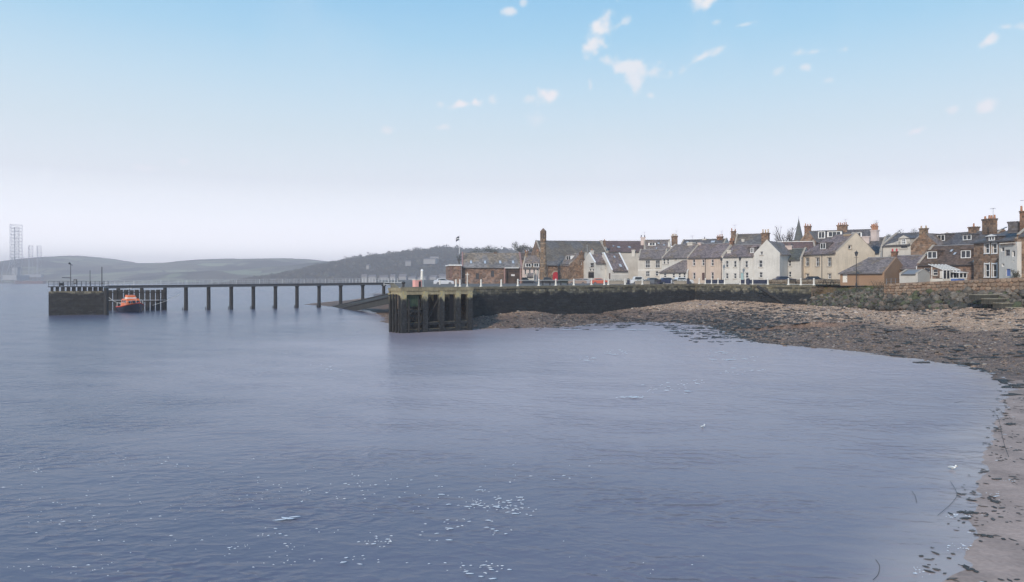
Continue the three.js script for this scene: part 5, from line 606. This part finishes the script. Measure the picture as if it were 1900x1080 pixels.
{ const o = thing('white_chimney_pole', 'thick white pole with black cap beside the stone tower', 'pole', [X(997, 186), 5.9, -186]); obj('shaft', [cyl(.24, .22, 3.7, 0, 0, 0, 10)], M.whitepaint, o); obj('cap', [cyl(.28, .2, .3, 0, 3.7, 0, 10)], M.black, o);
  const m = thing('flagpole', 'thin white flagpole rising from the boathouse gable', 'flagpole', [X(852, 172), 13.2, -172.5]); obj('shaft', [cyl(.07, .04, 4.4, 0, 0, 0, 6)], M.frame, m); obj('truck', [new THREE.SphereGeometry(.1, 8, 6).translate(0, 4.4, 0)], M.frame, m);
  const fg = surf(14, 8, (i, j) => { const u = i / 13, v = j / 7; return [-u * .75 - .05, 4.2 - v * .95 - u * u * .45 * .9, Math.sin(u * 6 + v) * .12]; }), fl = thing('flag', 'small dark flag with white diagonal on the boathouse flagpole', 'flag', [X(852, 172), 13.2, -172.45]); obj('cloth', [plain(fg)], std([.02, .025, .045], { side: THREE.DoubleSide }), fl); obj('white_band', [plain(surf(8, 3, (i, j) => { const u = i / 7, v = lerp(.62, .35, u) + (j - 1) * .1; return [-u * .75 - .05, 4.2 - v * .95 - u * u * .405, Math.sin(u * 6 + v) * .12 + .03]; }))], std([.75, .75, .75], { side: THREE.DoubleSide }), fl);
  const tp = thing('telegraph_pole', 'tall pale mast in front of the mossy hall roof', 'pole', [X(1089.5, 186), 5.9, -186]); obj('shaft', [cyl(.12, .07, Y(453, 186) - 5.9, 0, 0, 0, 7)], std([.3, .3, .3]), tp); obj('crossarm', [bx(.7, .08, .08, 0, Y(453, 186) - 6.3, 0)], std([.2, .2, .2]), tp);
}
// ---------- cars ----------
function car(label, px, D, y, col, ry, type = 0) {
  const o = thing('parked_car', label, 'car', [X(px, D), y, -D], ry, 'cars parked along the street'), pm = std(col, { roughness: .3, metalness: .1 }), L = 4.2, h = type ? 1.75 : 1.45;
  const sh = new THREE.Shape(); [[-2.1, .3], [2.1, .3], [2.12, .62], [1.95, .85], [1.0, .96], [-1.75, 1.0], [-2.1, .85]].forEach(([a, b], i) => i ? sh.lineTo(a, b) : sh.moveTo(a, b)); const body = new THREE.ExtrudeGeometry(sh, { depth: 1.5, bevelEnabled: true, bevelSize: .08, bevelThickness: .1, bevelSegments: 2 }).translate(0, 0, -.75);
  obj('body', [body], pm, o); obj('roof', [hull([[-1.6, .98, .72], [1.0, .96, .72], [-1.6, .98, -.72], [1.0, .96, -.72], [-1.25, h, .58], [.25, h, .58], [-1.25, h, -.58], [.25, h, -.58]])], pm, o);
  for (const s of [-1, 1]) obj('side_window', [hull([[-1.35, 1.05, s * .722], [.8, 1.05, s * .722], [-1.12, h - .1, s * .63], [.18, h - .1, s * .63], [-1.35, 1.05, s * .70], [.8, 1.05, s * .7], [-1.12, h - .1, s * .6], [.18, h - .1, s * .6]])], M.glass, o);
  obj('windscreen', [hull([[.93, 1.03, .62], [.93, 1.03, -.62], [.36, h - .08, .52], [.36, h - .08, -.52], [.88, 1.03, .6], [.88, 1.03, -.6]])], M.glass, o);
  for (const x of [-1.3, 1.3]) for (const s of [-1, 1]) { const w = obj('wheel', [new THREE.CylinderGeometry(.32, .32, .22, 14).rotateX(Math.PI / 2)], M.black, o); w.position.set(x, .32, s * .78); obj('rim', [new THREE.CylinderGeometry(.19, .19, .03, 10).rotateX(Math.PI / 2).translate(0, 0, s * .12)], M.lead, w); }
  for (const s of [-.55, .55]) { obj('headlight', [bx(.06, .14, .34, 2.13, .7, s)], M.frame, o); obj('tail_light', [bx(.06, .16, .3, -2.12, .8, s)], M.red, o); }
}
car('dark blue car parked before the white gable house', 1456, 139.5, 6.3, [.03, .035, .07], .12); car('black car parked before the cream corner house', 1512, 139, 6.3, [.025, .025, .03], .2); car('orange red car beside the white gable cottage', 1113, 172, 6.0, [.55, .12, .07], .1); car('silver car left of the orange car', 1087, 174, 6.0, [.42, .42, .44], .05); car('pale brown car before the rubble gable', 1071, 170, 5.95, [.3, .22, .18], 3.1); car('black car parked in front of the red arched door', 1019, 174, 5.95, [.03, .03, .035], .05, 1); car('dark green car before the pink margined house', 1050, 176, 5.95, [.03, .05, .04], 0); car('white van like car near the quay below the sash windows', 1187, 162, 6.1, [.7, .7, .7], .1, 1); car('grey car below the sash windows next to the white one', 1214, 158, 6.1, [.16, .17, .19], .12); car('navy car in front of the hipped cottage', 1240, 152, 6.1, [.03, .04, .09], .15); car('white car at the end of the hipped cottage', 1266, 150.5, 6.15, [.66, .66, .66], .2); car('dark grey car by the pale narrow house', 975, 178, 5.95, [.07, .07, .075], .1, 1); car('small white car on the quay left of the annexe', 823, 160, 5.95, [.6, .6, .62], .2);
// ---------- benches, bins, planters ----------
function bench(label, px, D, y, ry) { const o = thing('park_bench', label, 'bench', [X(px, D), y, -D], ry, 'dark timber benches'); for (let i = 0; i < 3; i++) { obj('seat_slat', [bx(1.6, .05, .12, 0, .45, -.15 + i * .15)], M.timber, o); obj('back_slat', [bx(1.6, .12, .04, 0, .6 + i * .16, -.28)], M.timber, o); } for (const s of [-.7, .7]) obj('leg', [bx(.08, .9, .08, s, .45, -.27), bx(.08, .45, .08, s, .22, .15), bx(.08, .06, .5, s, .62, -.05)], M.timber, o); }
bench('dark timber bench between the last white posts', 1470, 124, 6.2, .1); bench('dark timber bench at the quay below the sash windows', 1222, 147.5, 6.2, .4); bench('dark timber bench below the hipped cottage door', 1255, 149, 6.2, .4); bench('dark timber bench before the pink margined house', 1047, 140, 6.1, .3); bench('dark timber bench beside the quay railing by the tower', 1014, 134, 6.05, .3);
{ const o = thing('picnic_table', 'dark picnic table on the grass before the low brown building', 'table', [X(1537, 118.6), 6.25, -118.6], .15); obj('table_top', [bx(1.7, .06, .8, 0, .74, 0)], M.timber, o); for (const s of [-.65, .65]) { obj('seat', [bx(1.7, .05, .26, 0, .45, s)], M.timber, o); obj('leg', [bar([s, 0, -.6], [s, .72, -.15], .05), bar([s, 0, .6], [s, .72, .15], .05), bx(.07, .07, 1.4, s, .42, 0)], M.timber, o); } }
for (const [px, D, y, lab] of [[1166, 154, 6.2, 'navy litter bin beside the quay railing below the low cottage'], [1277, 148.2, 6.25, 'navy litter bin at the quay corner'], [1388, 130, 6.2, 'navy litter bin behind the navy railing panels']]) { const o = thing('litter_bin', lab, 'bin', [X(px, D), y, -D], 0, 'navy litter bins'); obj('drum', [cyl(.27, .3, .95, 0, 0, 0, 12)], M.navy, o); obj('hood', [cyl(.32, .2, .22, 0, .95, 0, 12)], M.black, o); }
for (const [px, D, w, lab] of [[1143, 152, 3.2, 'low pale planter wall below the low white cottage'], [1192, 150.5, 3, 'pale stone planter below the sash window house'], [1262, 148.5, 2.6, 'pale stone planter before the hipped cottage']]) { const o = thing('stone_planter', lab, 'planter', [X(px, D), 6.1, -D], .35, 'stone planters on the quay'); obj('trough', [bx(w, .7, .7, 0, .35, 0), bx(w + .12, .1, .82, 0, .72, 0)], M.stonetrim, o); const f = []; for (let i = 0; i < 5; i++) f.push(leafBall(50, .3, .09, .7).translate(-w / 2 + .4 + i * (w - .8) / 4, .95, 0)); obj('foliage', f, M.leaf, o); }
{ const o = thing('wire_fence', 'pale wire fence on top of the rubble wall by the white shed', 'fence', [X(1645, 105.6), 6.4, -105.6], .5); for (let i = 0; i < 8; i++) obj('fence_post', [bx(.06, .8, .06, i * 1.05, .4 + i * .03, 0)], M.lead, o); for (const h of [.35, .75]) obj('fence_wire', [bar([0, h, 0], [7.35, h + .21, 0], .02, 4)], M.lead, o);
  const sh = (label, px, D, y, w, h, m) => { const s = thing('shrub', label, 'shrub', [X(px, D), y, -D], 0, 'bank shrubs'); const st = []; for (let i = 0; i < 9; i++) { const a = i * .7; st.push(bar([0, 0, 0], [Math.cos(a) * w * .35, h * rnd(.5, .9), Math.sin(a) * w * .35], .025, 4)); } obj('stem', st, M.bark, s); const f = []; for (let i = 0; i < 8; i++) f.push(leafBall(60, w * .28, .1, .8).translate(rnd(-.4, .4) * w, h * rnd(.3, .8), rnd(-.3, .3) * w)); obj('foliage', f, m, s); };
  const mb = std([.17, .12, .075], { side: THREE.DoubleSide, roughness: 1 });
  sh('brown leafless bramble heap against the low brown building', 1628, 108.3, 5.2, 2.2, 1.9, mb); sh('brown bramble at the end of the rubble wall', 1640, 106.8, 5.0, 1.3, 2.2, mb); sh('olive scrub on the bank beyond the sea wall', 1560, 112.8, 5.0, 2.4, .8, M.leafgrey); sh('low dry scrub at the sea wall end', 1520, 116.2, 5.2, 2.2, .7, mb); sh('pale shrub before the white harled wing', 1884, 92.5, 6.9, 1.2, 1.6, M.leafgrey); sh('dark hedge clump between cream house and dark roofs', 1603, 141, 6.5, 2.2, 6.2, M.leafdark); sh('dry scrub between the bank and low building', 1594, 110.8, 5.1, 2.2, .9, M.leafgrey); }
// ---------- far things ----------
const treeList = [['broad grey green tree on the skyline behind the terrace', 966, 470, 446, 420, 30, M.leafgrey], ['second broad skyline tree next to the stone tower', 983, 470, 449, 430, 22, M.leafgrey], ['narrow dark conifer tip left of the stone tower', 998, 472, 456, 300, 5, M.leafdark], ['low wide tree behind the boathouse ridge', 885, 474, 457, 520, 26, M.leaf], ['taller wide tree behind the boathouse middle', 912, 474, 455, 520, 28, M.leaf], ['small tree behind the boathouse ridge end', 950, 474, 462, 520, 18, M.leaf], ['dark tree above the flat boathouse annexe', 852, 476, 462, 380, 10, M.leafdark], ['dark crown on the hill behind the round gable house', 1668, 445, 424, 340, 24, M.leaf], ['second dark crown on the hill by the stone gable', 1692, 445, 421, 340, 22, M.leafdark], ['low dark crown behind the white stack', 1648, 448, 430, 340, 18, M.leaf], ['lone round tree standing up from the wooded ridge', 696, 482, 469, 1540, 9, M.leafdark], ['tall tree on the highest point of the wooded ridge', 823, 468, 452, 1540, 8, M.leafdark], ['small round tree near the ridge summit', 835, 468, 459, 1540, 5, M.leafdark], ['pair of trees on the low shoulder of the ridge', 631, 492, 482, 1540, 8, M.leafdark], ['small dark tree on the ridge shoulder', 653, 487, 476, 1540, 9, M.leafdark], ['ridge tree between shoulder and round tree', 665, 485, 476, 1540, 8, M.leafdark], ['ridge tree right of the round tree', 737, 476, 466, 1540, 8, M.leafdark], ['wide ridge tree below the summit', 753, 474, 464, 1540, 14, M.leafdark]];
for (const [label, px, y0, y1, D, wpx, m] of treeList) { const yb = Math.max(6, Y(y0, D) - (D > 1000 ? 3 : 9)), h = Y(y1, D) - yb; makeTree(h, wpx / F * D, m, label, [X(px, D), yb, -D], D > 1000 ? 'trees along the wooded ridge' : 'trees behind the town', false, 'tree', D > 1000 ? .2 : .35); }
makeTree(Y(427, 240) - 8, 44 / F * 240, std([.09, .065, .07], { roughness: 1, side: THREE.DoubleSide }), 'bare winter tree behind the white gable beside the spire', [X(1455, 240), 8, -240], null, true, 'tree', .55);
{ // houses on the far hillside and along its shore
  const hs = [[800, 481, 24, 3.2, 'long white house high on the wooded ridge'], [806, 477, 16, 3, 'second white house above the long white house'], [757, 485, 10, 3, 'small pale house midway up the ridge'], [690, 501, 9, 4, 'pale house low in the wood above the jetty'], [632, 501, 9, 3.5, 'pale cottage at the low end of the ridge'], [684, 493, 6, 4, 'tiny pale gable among the ridge trees'], [672, 498, 6, 5, 'narrow pale house in the wood'], [676, 513, 10, 8, 'pale tall house on the shore left of the terrace'], [691, 513, 13, 6, 'pale terrace on the shore above the jetty'], [712, 514, 16, 6, 'white row of shore houses above the jetty end'], [730, 513, 10, 7, 'white shore house right of the row'], [748, 513, 14, 8, 'two tone shore house near the white pillar'], [766, 515, 14, 5, 'low pale shore house beyond the jetty rail'], [785, 515, 16, 5, 'long low pale shore house behind the pillar'], [806, 514, 14, 6, 'pale shore house left of the annexe'], [822, 512, 14, 6, 'pale shore house beside the annexe']];
  for (const [px, py, w, h, label] of hs) { const D = py > 505 ? 1290 : 1400 + rnd(40), s = D / F, t = thing('hillside_house', label, 'house', [X(px, D), Y(py + h, D), -D], rnd(-.4, .4), 'pale houses across the bay'), ww = w * s, hh = h * s; obj('wall', [bx(ww, hh + 6, ww * .5 + 4, 0, hh / 2 - 3, 0)], M.farhouse, t); obj('roof', [hull([[-ww / 2 - .4, hh, ww * .25 + 2.6], [ww / 2 + .4, hh, ww * .25 + 2.6], [-ww / 2 - .4, hh, -ww * .25 - 2.6], [ww / 2 + .4, hh, -ww * .25 - 2.6], [-ww / 2, hh * 1.55, 0], [ww / 2, hh * 1.55, 0]])], M.farroof, t); }
}
{ // drilling rig laid up on the far shore
  const D = 1500, s = D / F, rg = thing('drilling_rig', 'faint lattice legged drilling rig standing far off in the haze', 'drilling rig', [X(25, D), 0, -D]), leg = (x, z, hgt, w) => { const g = [], c = [[-w / 2, -w / 2], [w / 2, -w / 2], [0, w / 2]]; const n = Math.round(hgt / (w * (w > 20 ? .32 : .9))); for (const [a, b] of c) g.push(bar([x + a, 0, z + b], [x + a, hgt, z + b], .42, 5)); for (let i = 0; i < n; i++) for (let k = 0; k < 3; k++) { const [a, b] = c[k], [e, f] = c[(k + 1) % 3], y = i / n * hgt, y2 = (i + 1) / n * hgt; g.push(bar([x + a, y, z + b], [x + e, y2, z + f], .2, 4), bar([x + a, y2, z + b], [x + e, y2, z + f], .24, 4)); } return g; };
  obj('leg', leg(0, 0, Y(417, D), 19 * s), M.rig, rg); obj('leg', leg(3.5 * s - 27, -40, Y(419, D), 8 * s), M.rig, rg);
  obj('platform', [bx(26 * s, 9 * s, 40, 0, 12 * s, -8)], M.rig, rg); obj('derrick', [bar([-4 * s, 16 * s, 0], [-1.5 * s, 50 * s, 0], .5, 5), bar([4 * s, 16 * s, 0], [1.5 * s, 50 * s, 0], .5, 5), bx(10 * s, 14 * s, 12, 2 * s, 24 * s, -6)], M.rig, rg);
  for (const [dx, y0, ex, y1] of [[-22, 20, -16, 45], [-12, 22, -5, 44], [13, 24, 19, 50]]) obj('crane', [bar([dx * s, 5, 0], [dx * s, y0 * s, 0], .8, 5), bar([dx * s, y0 * s, 0], [ex * s, y1 * s, 0], .5, 5)], M.rig, rg);
  const r2 = thing('distant_rig', 'second fainter rig behind the first one', 'drilling rig', [X(63, 1900), 0, -1900], .3); for (const x of [-9, 10]) obj('leg', leg(x, 0, Y(456, 1900), 10), M.rig, r2); obj('platform', [bx(38, 7, 20, 0, 20, 0)], M.rig, r2);
  const sp = thing('moored_ship', 'long low hazy ship lying below the far hill', 'ship', [X(56, 1700), 0, -1700], .03); obj('hull', [hull([[-34, 6, 7], [34, 6, 7], [-34, 6, -7], [38, 7, 0], [-32, -1, 6], [31, -1, 6], [-32, -1, -6], [31, -1, -6], [34, 6, -7]])], std([.16, .08, .08]), sp); obj('superstructure', [bx(12, 9, 10, -24, 10, 0), bx(8, 4, 8, -24, 16, 0)], M.farhouse, sp); obj('funnel', [cyl(1.8, 1.6, 5, -28, 14, 0, 10)], M.rig, sp);
}
renderer.render(scene, camera);
